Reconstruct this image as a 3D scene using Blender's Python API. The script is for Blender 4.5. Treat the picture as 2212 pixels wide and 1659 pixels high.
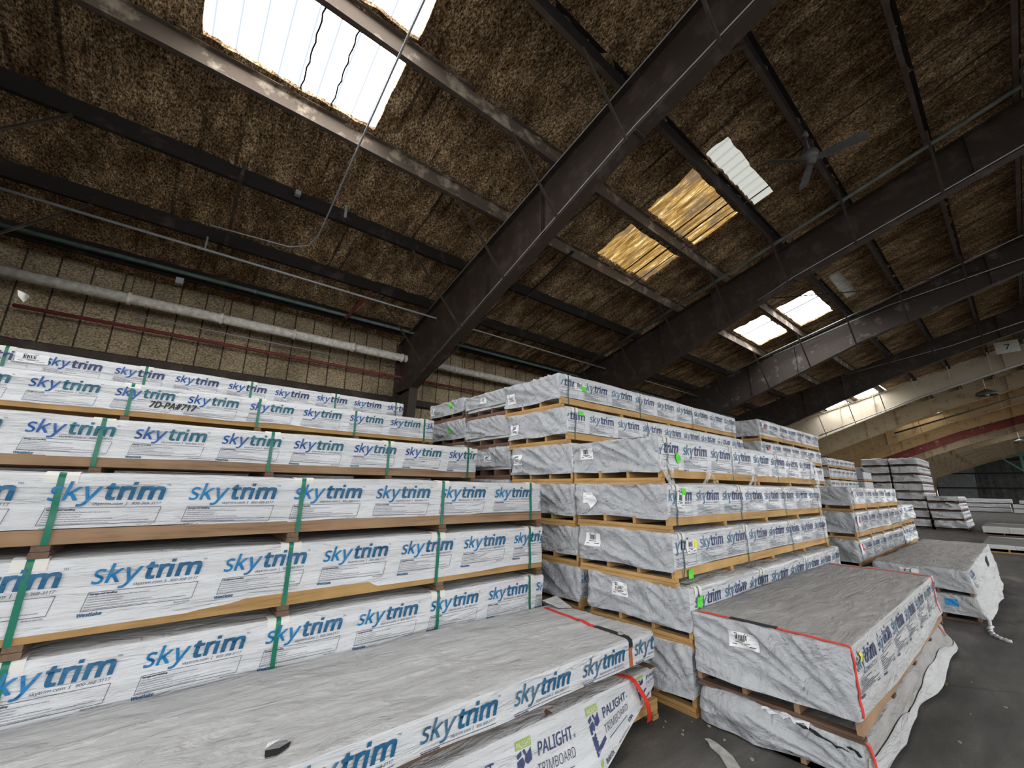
import bpy, bmesh, math, random, os
import numpy as np
from mathutils import Vector, Matrix

S = bpy.context.scene
COL = S.collection
for o in list(bpy.data.objects):
    bpy.data.objects.remove(o)

# ------------------------------------------------------------------ camera
FW, FH, FPX = 2212.0, 1659.0, 880.0
dx = np.array([2215 - FW / 2, 1067 - FH / 2, FPX]); dx /= np.linalg.norm(dx)
up = np.cross(dx, np.array([1, 0.0124, 0.0])); up /= np.linalg.norm(up)
if up[1] > 0: up = -up
dy = np.cross(up, dx)
RW = np.array([dx, dy, up])             # rows: world axes in camera frame (right, down, forward)
cam = bpy.data.cameras.new('camera')
cam.sensor_width = 36.0; cam.lens = 36.0 * FPX / FW; cam.clip_start = 0.05; cam.clip_end = 400
cam_o = bpy.data.objects.new('camera', cam); COL.objects.link(cam_o)
M = Matrix.Identity(4)
for i in range(3):
    M[i][0] = RW[i][0]; M[i][1] = -RW[i][1]; M[i][2] = -RW[i][2]
M[2][3] = 2.0
cam_o.matrix_world = M
S.camera = cam_o

# ------------------------------------------------------------------ world and exposure
W = bpy.data.worlds.new('overcast'); S.world = W; W.use_nodes = True
wn = W.node_tree.nodes; wl = W.node_tree.links
bg = wn['Background']; bg.inputs['Color'].default_value = (0.97, 0.985, 1.0, 1); bg.inputs['Strength'].default_value = 1.7
S.view_settings.view_transform = 'Standard'; S.view_settings.look = 'None'
S.view_settings.gamma = 1.0; S.view_settings.use_curve_mapping = False
S.view_settings.exposure = 0.62
S.cycles.use_denoising = True
S.cycles.max_bounces = 7; S.cycles.diffuse_bounces = 5; S.cycles.glossy_bounces = 2
S.cycles.transparent_max_bounces = 8; S.cycles.caustics_reflective = False; S.cycles.caustics_refractive = False
S.cycles.sample_clamp_indirect = 6

# ------------------------------------------------------------------ noise (numpy)
def _h(ix, iy, iz):
    n = (ix.astype(np.int64) * 374761393 + iy.astype(np.int64) * 668265263 + iz.astype(np.int64) * 2147483647 + 1013904223) & 0xffffffff
    n = ((n ^ (n >> 13)) * 1274126177) & 0xffffffff
    n = (n ^ (n >> 16)) & 0xffffffff
    n = (n * 2654435761) & 0xffffffff
    return ((n ^ (n >> 15)) & 0xffff) / 65535.0

def vn(x, y, z):
    x = np.asarray(x, float); y = np.asarray(y, float) + 0 * x; z = np.asarray(z, float) + 0 * x
    ix, iy, iz = np.floor(x), np.floor(y), np.floor(z)
    f = [x - ix, y - iy, z - iz]; f = [t * t * (3 - 2 * t) for t in f]
    r = 0
    for a in (0, 1):
        for b in (0, 1):
            for c in (0, 1):
                w = (f[0] if a else 1 - f[0]) * (f[1] if b else 1 - f[1]) * (f[2] if c else 1 - f[2])
                r = r + w * _h(ix + a, iy + b, iz + c)
    return r

def ridge(n): return 1 - np.abs(2 * n - 1)

# ------------------------------------------------------------------ materials
def nodes_of(name):
    m = bpy.data.materials.new(name); m.use_nodes = True
    nt = m.node_tree; b = nt.nodes['Principled BSDF']
    return m, nt, b

def N(nt, kind, **kw):
    n = nt.nodes.new(kind)
    for k, v in kw.items():
        if k in n.inputs: n.inputs[k].default_value = v
        else: setattr(n, k, v)
    return n

def coords(nt, scale=(1, 1, 1), kind='Object', rot=(0, 0, 0)):
    tc = N(nt, 'ShaderNodeTexCoord'); mp = N(nt, 'ShaderNodeMapping')
    mp.inputs['Scale'].default_value = scale; mp.inputs['Rotation'].default_value = rot
    nt.links.new(tc.outputs[kind], mp.inputs['Vector'])
    return mp.outputs['Vector']

def noise(nt, vec, scale, detail=4, rough=0.55, dist=0.0):
    n = N(nt, 'ShaderNodeTexNoise'); n.inputs['Scale'].default_value = scale
    n.inputs['Detail'].default_value = detail; n.inputs['Roughness'].default_value = rough
    n.inputs['Distortion'].default_value = dist
    nt.links.new(vec, n.inputs['Vector']); return n.outputs['Fac']

def ramp(nt, fac, stops):
    r = N(nt, 'ShaderNodeValToRGB'); e = r.color_ramp.elements
    while len(e) > 1: e.remove(e[-1])
    e[0].position = stops[0][0]; c = stops[0][1]; e[0].color = (*c, 1) if len(c) == 3 else c
    for p, c in stops[1:]:
        q = e.new(p); q.color = (*c, 1)
    nt.links.new(fac, r.inputs['Fac']); return r.outputs['Color']

def mix(nt, fac, a, b, blend='MIX'):
    m = N(nt, 'ShaderNodeMix', data_type='RGBA', blend_type=blend)
    for sock, v in ((m.inputs[0], fac), (m.inputs[6], a), (m.inputs[7], b)):
        if hasattr(v, 'links') or isinstance(v, bpy.types.NodeSocket): nt.links.new(v, sock)
        elif isinstance(v, (int, float)): sock.default_value = v
        else: sock.default_value = (*v, 1)
    return m.outputs[2]

def bump(nt, b, h, strength=0.4, dist=0.01, prev=None):
    n = N(nt, 'ShaderNodeBump'); n.inputs['Strength'].default_value = strength; n.inputs['Distance'].default_value = dist
    nt.links.new(h, n.inputs['Height'])
    if prev is not None: nt.links.new(prev, n.inputs['Normal'])
    nt.links.new(n.outputs['Normal'], b.inputs['Normal']); return n.outputs['Normal']

def plain(name, c, rough=0.6, metal=0.0, var=0.12, scale=6.0):
    m, nt, b = nodes_of(name)
    v = coords(nt); f = noise(nt, v, scale, 5)
    lo = tuple(max(0, t * (1 - var)) for t in c); hi = tuple(min(1, t * (1 + var)) for t in c)
    nt.links.new(ramp(nt, f, [(0.3, lo), (0.7, hi)]), b.inputs['Base Color'])
    b.inputs['Roughness'].default_value = rough; b.inputs['Metallic'].default_value = metal
    return m

def wrap_mat(name, c, rough=0.5, wrinkle=(2.0, 9.0, 9.0), strength=0.5, dust=None, film=0.0, dist=0.012):
    """woven plastic sheet: crinkles by bump, faint weave, optional dust stains"""
    m, nt, b = nodes_of(name)
    v = coords(nt, wrinkle); n1 = noise(nt, v, 1.6, 6, 0.62, 0.6)
    v2 = coords(nt, tuple(t * 0.5 for t in wrinkle)); n2 = noise(nt, v2, 1.3, 3, 0.5, 1.2)
    v3 = coords(nt); n3 = noise(nt, v3, 1.7, 4, 0.6)
    col = ramp(nt, n3, [(0.3, tuple(t * 0.93 for t in c)), (0.7, c)])
    if dust:
        v4 = coords(nt, (1.0, 5.0, 3.0)); n4 = noise(nt, v4, 2.2, 8, 0.7, 0.5)
        col = mix(nt, ramp(nt, n4, [(0.35, (0, 0, 0)), (0.68, (1, 1, 1))]), col, dust)
    nt.links.new(col, b.inputs['Base Color'])
    b.inputs['Roughness'].default_value = rough
    if film:
        b.inputs['Coat Weight'].default_value = film; b.inputs['Coat Roughness'].default_value = 0.22
    p = bump(nt, b, n2, strength, dist * 2)
    p = bump(nt, b, n1, strength, dist, p)
    return m

def wood_mat(name, c1, c2, axis='X'):
    m, nt, b = nodes_of(name)
    sc = {'X': (1.2, 22, 22), 'Y': (22, 1.2, 22), 'Z': (22, 22, 1.2)}[axis]
    v = coords(nt, sc); f = noise(nt, v, 1.0, 6, 0.6, 0.9)
    v2 = coords(nt, (2.5, 2.5, 2.5)); f2 = noise(nt, v2, 1.0, 3)
    col = ramp(nt, f, [(0.3, c2), (0.5, c1), (0.72, tuple(min(1, t * 1.15) for t in c1))])
    inf = N(nt, 'ShaderNodeObjectInfo')
    hv = N(nt, 'ShaderNodeHueSaturation'); nt.links.new(col, hv.inputs['Color'])
    mr = N(nt, 'ShaderNodeMapRange'); mr.inputs['To Min'].default_value = 0.75; mr.inputs['To Max'].default_value = 1.15
    nt.links.new(inf.outputs['Random'], mr.inputs['Value']); nt.links.new(mr.outputs['Result'], hv.inputs['Value'])
    col = mix(nt, 0.35, hv.outputs['Color'], ramp(nt, f2, [(0.35, c2), (0.65, c1)]))
    nt.links.new(col, b.inputs['Base Color']); b.inputs['Roughness'].default_value = 0.75
    bump(nt, b, f, 0.3, 0.004)
    return m

MT = {}
MT['white'] = wrap_mat('white_woven_wrap', (0.74, 0.755, 0.77), 0.5, (1.6, 5.0, 10.0), 0.9, (0.66, 0.66, 0.67), dist=0.03)
MT['whitefilm'] = wrap_mat('film_covered_wrap', (0.72, 0.735, 0.755), 0.42, (2.4, 5.0, 16.0), 0.75, (0.55, 0.56, 0.58), film=0.5, dist=0.028)
MT['grayfilm'] = wrap_mat('grey_film_covered_wrap', (0.42, 0.425, 0.43), 0.4, (2.4, 5.0, 14.0), 0.7, (0.55, 0.55, 0.56), film=0.5, dist=0.028)
MT['end'] = wrap_mat('silver_shaded_wrap_end', (0.43, 0.44, 0.455), 0.42, (5.0, 4.0, 4.0), 1.0, (0.47, 0.48, 0.50), dist=0.045)  # greyer than the sides: mostly shade put into the colour, partly silvery fabric
MT['endwhite'] = wrap_mat('white_wrap_end', (0.60, 0.61, 0.63), 0.5, (5.0, 3.0, 5.0), 1.0, (0.5, 0.5, 0.52), dist=0.05)
MT['farend'] = wrap_mat('bright_white_wrap_end', (0.80, 0.805, 0.82), 0.45, (5.0, 3.0, 5.0), 1.0, (0.66, 0.665, 0.68), dist=0.05)
MT['top'] = wrap_mat('dusty_grey_wrap_top', (0.56, 0.555, 0.545), 0.65, (3.0, 7.0, 6.0), 1.0, (0.44, 0.435, 0.43), dist=0.035)
MT['dustwhite'] = wrap_mat('dusty_white_wrap', (0.56, 0.56, 0.555), 0.55, (2.2, 5.0, 7.0), 0.9, (0.44, 0.435, 0.425), dist=0.03)
MT['dustytop'] = wrap_mat('dusty_brown_wrap_top', (0.42, 0.41, 0.395), 0.75, (2.5, 8.0, 6.0), 1.0, (0.29, 0.275, 0.255), dist=0.03)
MT['skyA'] = plain('print_bright_blue', (0.010, 0.195, 0.44), 0.5, var=0.2, scale=30)
MT['trimA'] = plain('print_deep_blue', (0.016, 0.120, 0.25), 0.5, var=0.3, scale=30)
MT['skyB'] = plain('print_violet_blue', (0.02, 0.11, 0.38), 0.5, var=0.2, scale=30)
MT['trimB'] = plain('print_teal', (0.02, 0.13, 0.19), 0.5, var=0.3, scale=30)
MT['skyC'] = plain('print_dull_blue', (0.065, 0.18, 0.30), 0.5, var=0.3, scale=30)
MT['trimC'] = plain('print_navy', (0.035, 0.055, 0.15), 0.5, var=0.3, scale=30)
MT['ink'] = plain('print_small_ink', (0.045, 0.055, 0.10), 0.6)
MT['lime'] = plain('print_lime', (0.36, 0.48, 0.10), 0.6)
MT['paper'] = plain('label_paper', (0.80, 0.80, 0.80), 0.55, var=0.03)
MT['black'] = plain('black_ink', (0.012, 0.012, 0.014), 0.6)
MT['green'] = plain('neon_green_tag', (0.10, 0.72, 0.03), 0.6, var=0.05)
MT['yellow'] = plain('neon_yellow_tag', (0.80, 0.80, 0.02), 0.6, var=0.05)
MT['redtag'] = plain('red_tag', (0.6, 0.03, 0.04), 0.6)
MT['blue'] = plain('blue_tag', (0.02, 0.28, 0.62), 0.6)
MT['strapgreen'] = plain('green_strapping', (0.004, 0.16, 0.095), 0.35, var=0.15, scale=3)
MT['strapdark'] = plain('dark_green_strapping', (0.03, 0.09, 0.085), 0.35, var=0.2, scale=3)
MT['strapred'] = plain('red_webbing', (0.72, 0.035, 0.02), 0.6, var=0.1, scale=40)
MT['straporange'] = plain('faded_orange_webbing', (0.45, 0.13, 0.045), 0.7, var=0.2, scale=20)
MT['guard'] = plain('corner_guard_board', (0.74, 0.73, 0.68), 0.6, var=0.06)
MT['pvc'] = plain('white_boards', (0.72, 0.72, 0.70), 0.45, var=0.05)
MT['pine'] = wood_mat('yellow_pine_lengthwise', (0.52, 0.315, 0.115), (0.27, 0.135, 0.04), 'X')
MT['pineY'] = wood_mat('yellow_pine_crosswise', (0.52, 0.315, 0.115), (0.27, 0.135, 0.04), 'Y')
MT['tan'] = wood_mat('weathered_tan_lumber', (0.36, 0.225, 0.125), (0.15, 0.08, 0.04), 'X')
MT['tanY'] = wood_mat('weathered_tan_lumber_crosswise', (0.20, 0.125, 0.08), (0.10, 0.06, 0.035), 'Y')
MT['brown'] = wood_mat('old_brown_lumber', (0.18, 0.105, 0.07), (0.07, 0.04, 0.025), 'X')
MT['brownY'] = wood_mat('old_brown_lumber_crosswise', (0.18, 0.105, 0.07), (0.07, 0.04, 0.025), 'Y')

def steel_mat(name, c, patch, amount=0.5, rough=0.6):
    m, nt, b = nodes_of(name)
    v = coords(nt, (1, 1, 1)); f = noise(nt, v, 2.2, 8, 0.65); f2 = noise(nt, v, 14, 5, 0.6)
    col = mix(nt, ramp(nt, f, [(amount, (0, 0, 0)), (amount + 0.12, (1, 1, 1))]), c, patch)
    col = mix(nt, ramp(nt, f2, [(0.35, (0.55, 0.55, 0.55)), (0.65, (1, 1, 1))]), (0, 0, 0), col) if False else mix(nt, 0.5, col, mix(nt, f2, tuple(t * 0.6 for t in c), col))
    nt.links.new(col, b.inputs['Base Color']); b.inputs['Roughness'].default_value = rough; b.inputs['Specular IOR Level'].default_value = 0.22
    bump(nt, b, f2, 0.2, 0.004); return m
MT['steel'] = steel_mat('dark_rusty_steel', (0.048, 0.035, 0.027), (0.085, 0.065, 0.052), 0.5)
MT['steelgray'] = steel_mat('scuffed_steel_flange', (0.060, 0.044, 0.034), (0.12, 0.095, 0.078), 0.55)
MT['steelpatch'] = steel_mat('steel_with_pale_overspray', (0.055, 0.044, 0.037), (0.20, 0.18, 0.165), 0.56)
MT['pale'] = steel_mat('steel_under_cream_overspray', (0.60, 0.53, 0.41), (0.42, 0.33, 0.23), 0.56, 0.8)
MT['tanbeam'] = steel_mat('steel_under_tan_overspray', (0.52, 0.42, 0.28), (0.32, 0.22, 0.12), 0.54, 0.8)
MT['orangebeam'] = steel_mat('steel_under_orange_overspray', (0.60, 0.42, 0.21), (0.34, 0.21, 0.10), 0.54, 0.8)
MT['redbeam'] = steel_mat('red_primer_steel_flaking', (0.26, 0.075, 0.065), (0.60, 0.48, 0.42), 0.58, 0.8)
MT['purlin'] = steel_mat('brown_purlin_steel', (0.105, 0.078, 0.063), (0.18, 0.145, 0.12), 0.52)
MT['web'] = steel_mat('skylit_tint_purlin_web', (0.14, 0.11, 0.085), (0.50, 0.42, 0.32), 0.52, 0.85)  # pale colour puts the skylight's light into the webs beside it
MT['soot_shade'] = steel_mat('soot_and_shade_purlin', (0.022, 0.018, 0.016), (0.06, 0.05, 0.042), 0.55, 0.85)  # soot on the low purlins; on brown purlins' webs, shade painted black
MT['galv'] = plain('galvanised_conduit', (0.32, 0.33, 0.33), 0.45, 0.3)
MT['oldpipe'] = plain('green_painted_pipe', (0.12, 0.19, 0.17), 0.6, var=0.3)
MT['whitepipe'] = plain('dirty_white_pipe', (0.78, 0.73, 0.65), 0.6, var=0.3, scale=9)
MT['redpipe'] = plain('red_sprinkler_pipe', (0.20, 0.035, 0.035), 0.55, var=0.3)
MT['olivepipe'] = plain('olive_painted_pipe', (0.10, 0.105, 0.085), 0.55, var=0.3)
MT['fan'] = plain('grey_fan_metal', (0.10, 0.10, 0.095), 0.5, 0.2, var=0.35)
MT['greensteel'] = plain('green_painted_steel', (0.10, 0.27, 0.19), 0.55, var=0.2)
MT['sheet'] = plain('white_painted_sheet_metal', (0.62, 0.63, 0.58), 0.5, var=0.08)
MT['tar'] = plain('torn_black_plastic', (0.008, 0.008, 0.009), 0.9)
MT['sheetgray'] = plain('grey_cover_sheet', (0.17, 0.17, 0.16), 0.8, var=0.15, scale=2)
MT['leaf'] = plain('dry_leaf', (0.42, 0.28, 0.12), 0.8, var=0.3)
MT['chip'] = plain('wood_chip', (0.34, 0.28, 0.20), 0.8, var=0.2)
MT['rail'] = plain('scrap_strip', (0.42, 0.41, 0.38), 0.7, var=0.25, scale=15)

def film_mat():
    m, nt, b = nodes_of('clear_stretch_film')
    out = nt.nodes['Material Output']
    t = N(nt, 'ShaderNodeBsdfTransparent'); mx = N(nt, 'ShaderNodeMixShader')
    v = coords(nt, (3, 3, 1)); f = noise(nt, v, 9, 4)
    r = ramp(nt, f, [(0.35, (0.12, 0.12, 0.12)), (0.65, (0.6, 0.6, 0.6))])
    b.inputs['Base Color'].default_value = (0.9, 0.91, 0.92, 1); b.inputs['Roughness'].default_value = 0.2
    nt.links.new(r, mx.inputs['Fac']); nt.links.new(t.outputs[0], mx.inputs[1]); nt.links.new(b.outputs[0], mx.inputs[2])
    nt.links.new(mx.outputs[0], out.inputs['Surface']); return m
MT['film'] = film_mat()

def foam_mat():
    m, nt, b = nodes_of('sprayed_foam_brown')
    v = coords(nt, (1.25, 0.62, 1.0)); a = noise(nt, v, 30, 10, 0.82, 0.3)
    c = noise(nt, coords(nt, (1.3, 0.55, 1.0)), 2.1, 8, 0.72)
    big = noise(nt, coords(nt, (0.9, 0.5, 1.0)), 0.45, 3, 0.5)
    # ribs of the sheeting telegraph through as dark grooves running down the slope
    wv = N(nt, 'ShaderNodeTexWave', wave_type='BANDS', bands_direction='X', wave_profile='SIN')
    wv.inputs['Scale'].default_value = 1.15; wv.inputs['Distortion'].default_value = 1.2; wv.inputs['Detail'].default_value = 3; wv.inputs['Detail Scale'].default_value = 2.5
    nt.links.new(coords(nt, (1.0, 0.10, 1.0)), wv.inputs['Vector'])
    gm = noise(nt, coords(nt, (2.2, 0.5, 1.0)), 0.9, 3, 0.6)
    fine = noise(nt, coords(nt, (1.2, 0.6, 1.0)), 70, 4, 0.65)
    col = ramp(nt, a, [(0.40, (0.022, 0.014, 0.009)), (0.465, (0.15, 0.102, 0.062)), (0.525, (0.42, 0.325, 0.215)), (0.60, (0.86, 0.78, 0.63))])
    col = mix(nt, 1.0, col, ramp(nt, c, [(0.36, (0.55, 0.43, 0.32)), (0.50, (1.15, 1.02, 0.86)), (0.62, (2.1, 1.98, 1.78))]), 'MULTIPLY')
    col = mix(nt, 1.0, col, ramp(nt, big, [(0.38, (0.75, 0.68, 0.60)), (0.62, (1.15, 1.13, 1.10))]), 'MULTIPLY')
    g = mix(nt, 1.0, ramp(nt, wv.outputs['Fac'], [(0.05, (1, 1, 1)), (0.20, (0, 0, 0))]), ramp(nt, gm, [(0.50, (0, 0, 0)), (0.64, (0.75, 0.75, 0.75))]), 'MULTIPLY')
    col = mix(nt, g, col, (0.024, 0.016, 0.011))
    nt.links.new(col, b.inputs['Base Color']); b.inputs['Roughness'].default_value = 0.95
    b.inputs['Specular IOR Level'].default_value = 0.1
    p = bump(nt, b, a, 0.9, 0.05); bump(nt, b, fine, 0.6, 0.012, p); return m
MT['foam'] = foam_mat()
def pale_foam():
    m, nt, b = nodes_of('sprayed_foam_tan'); v = coords(nt, (1.0, 0.6, 1.0)); a = noise(nt, v, 5, 9, 0.7)
    nt.links.new(ramp(nt, a, [(0.3, (0.16, 0.105, 0.055)), (0.48, (0.50, 0.385, 0.25)), (0.68, (0.80, 0.70, 0.54))]), b.inputs['Base Color']); b.inputs['Roughness'].default_value = 0.95; return m
MT['foampale'] = pale_foam()

def wallfoam_mat():
    m, nt, b = nodes_of('sprayed_foam_wall')
    v = coords(nt); a = noise(nt, coords(nt, (1, 1, 1.5)), 26, 9, 0.78, 0.4)
    wv = N(nt, 'ShaderNodeTexWave', wave_type='BANDS', bands_direction='X', wave_profile='SIN'); wv.inputs['Scale'].default_value = 0.62; wv.inputs['Distortion'].default_value = 0.5; wv.inputs['Detail'].default_value = 3
    nt.links.new(coords(nt, (1, 1, 0.3)), wv.inputs['Vector']); d = wv.outputs['Fac']
    c = noise(nt, v, 0.8, 4)
    col = ramp(nt, a, [(0.36, (0.08, 0.062, 0.038)), (0.46, (0.36, 0.28, 0.17)), (0.57, (0.82, 0.70, 0.48))])
    col = mix(nt, 1.0, col, ramp(nt, c, [(0.35, (0.55, 0.52, 0.48)), (0.65, (1.1, 1.05, 1.0))]), 'MULTIPLY')
    col = mix(nt, ramp(nt, d, [(0.004, (0.9, 0.9, 0.9)), (0.014, (0, 0, 0))]), col, (0.03, 0.025, 0.018))
    nt.links.new(col, b.inputs['Base Color']); b.inputs['Roughness'].default_value = 0.95
    bump(nt, b, a, 0.9, 0.04); return m
MT['wallfoam'] = wallfoam_mat()

def floor_mat():
    m, nt, b = nodes_of('worn_dark_concrete_floor')
    v = coords(nt, (0.6, 2.0, 1)); a = noise(nt, v, 1.3, 8, 0.65, 0.3)
    v2 = coords(nt, (1, 1, 1)); f = noise(nt, v2, 45, 6, 0.7); big = noise(nt, v2, 0.35, 4, 0.6)
    sp = noise(nt, v2, 23, 3, 0.5)
    vo = N(nt, 'ShaderNodeTexVoronoi', feature='DISTANCE_TO_EDGE'); vo.inputs['Scale'].default_value = 0.34
    wv = N(nt, 'ShaderNodeVectorMath', operation='ADD'); nz = N(nt, 'ShaderNodeTexNoise'); nz.inputs['Scale'].default_value = 1.4
    nt.links.new(v2, nz.inputs['Vector']); nt.links.new(v2, wv.inputs[0]); nt.links.new(nz.outputs['Color'], wv.inputs[1])
    nt.links.new(wv.outputs[0], vo.inputs['Vector'])
    col = ramp(nt, a, [(0.3, (0.040, 0.037, 0.033)), (0.55, (0.088, 0.083, 0.076)), (0.75, (0.165, 0.155, 0.142))])
    col = mix(nt, 1.0, col, ramp(nt, big, [(0.35, (0.8, 0.8, 0.8)), (0.65, (1.25, 1.23, 1.2))]), 'MULTIPLY')
    col = mix(nt, 1.0, col, ramp(nt, f, [(0.3, (0.75, 0.75, 0.75)), (0.7, (1.2, 1.2, 1.2))]), 'MULTIPLY')
    col = mix(nt, ramp(nt, sp, [(0.71, (0, 0, 0)), (0.75, (0.6, 0.6, 0.6))]), col, (0.27, 0.25, 0.22))
    col = mix(nt, ramp(nt, vo.outputs['Distance'], [(0.0, (0.6, 0.6, 0.6)), (0.012, (0, 0, 0))]), col, (0.02, 0.02, 0.02))
    nt.links.new(col, b.inputs['Base Color']); b.inputs['Roughness'].default_value = 0.62
    bump(nt, b, f, 0.35, 0.006); return m
MT['floor'] = floor_mat()

def endwall_mat():
    m, nt, b = nodes_of('blackened_end_wall')
    v = coords(nt, (1, 1, 1)); a = noise(nt, v, 0.9, 8, 0.7); s = noise(nt, coords(nt, (1, 2.2, 0.12)), 1.0, 4)
    col = ramp(nt, a, [(0.38, (0.02, 0.021, 0.02)), (0.58, (0.055, 0.056, 0.05)), (0.66, (0.10, 0.10, 0.085)), (0.72, (0.42, 0.39, 0.30))])
    col = mix(nt, ramp(nt, s, [(0.4, (0, 0, 0)), (0.7, (0.6, 0.6, 0.6))]), col, (0.10, 0.105, 0.105))
    nt.links.new(col, b.inputs['Base Color']); b.inputs['Roughness'].default_value = 0.85; return m
MT['endwall'] = endwall_mat()
MT['endpanel'] = plain('grey_end_wall_panel', (0.17, 0.18, 0.185), 0.7, var=0.25, scale=1.2)

def emit_mat(name, fn, strength):
    m = bpy.data.materials.new(name); m.use_nodes = True; nt = m.node_tree
    nt.nodes.remove(nt.nodes['Principled BSDF']); out = nt.nodes['Material Output']
    e = N(nt, 'ShaderNodeEmission'); e.inputs['Strength'].default_value = strength
    c = fn(nt)
    if isinstance(c, tuple): e.inputs['Color'].default_value = (*c, 1)
    else: nt.links.new(c, e.inputs['Color'])
    nt.links.new(e.outputs[0], out.inputs['Surface']); return m
def amber(nt):
    a = noise(nt, coords(nt, (6.5, 0.40, 1.0)), 2.4, 8, 0.75, 0.2); b_ = noise(nt, coords(nt, (1.2, 0.8, 1)), 1.6, 4)
    g = noise(nt, coords(nt, (9.0, 6.0, 1.0)), 6.0, 5, 0.75)
    c = ramp(nt, a, [(0.30, (0.12, 0.062, 0.016)), (0.47, (0.33, 0.19, 0.055)), (0.57, (0.72, 0.48, 0.17)), (0.66, (1.6, 1.35, 0.85))])
    c = mix(nt, ramp(nt, b_, [(0.48, (0, 0, 0)), (0.60, (0.85, 0.85, 0.85))]), c, (0.19, 0.14, 0.095))
    return mix(nt, 1.0, c, ramp(nt, g, [(0.3, (0.7, 0.66, 0.6)), (0.7, (1.25, 1.25, 1.25))]), 'MULTIPLY')
def milky(nt):
    wv = N(nt, 'ShaderNodeTexWave', wave_type='BANDS', bands_direction='X', wave_profile='SIN'); wv.inputs['Scale'].default_value = 1.1; wv.inputs['Distortion'].default_value = 0.0
    nt.links.new(coords(nt), wv.inputs['Vector'])
    return ramp(nt, wv.outputs['Fac'], [(0.012, (0.052, 0.060, 0.068)), (0.05, (1, 1, 1))])
MT['skylight'] = emit_mat('daylit_white_panel', milky, 9.0)
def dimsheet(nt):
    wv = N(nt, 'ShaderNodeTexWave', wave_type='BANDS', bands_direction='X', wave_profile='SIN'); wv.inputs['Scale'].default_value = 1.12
    nt.links.new(coords(nt), wv.inputs['Vector']); return ramp(nt, wv.outputs['Fac'], [(0.05, (0.16, 0.17, 0.15)), (0.35, (0.42, 0.43, 0.39)), (0.9, (0.5, 0.51, 0.47))])  # dim glow stands for daylight, grey bands paint in the corrugation shading
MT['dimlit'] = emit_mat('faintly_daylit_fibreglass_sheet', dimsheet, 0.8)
MT['amber'] = emit_mat('daylit_stained_panel', amber, 0.75)

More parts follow.
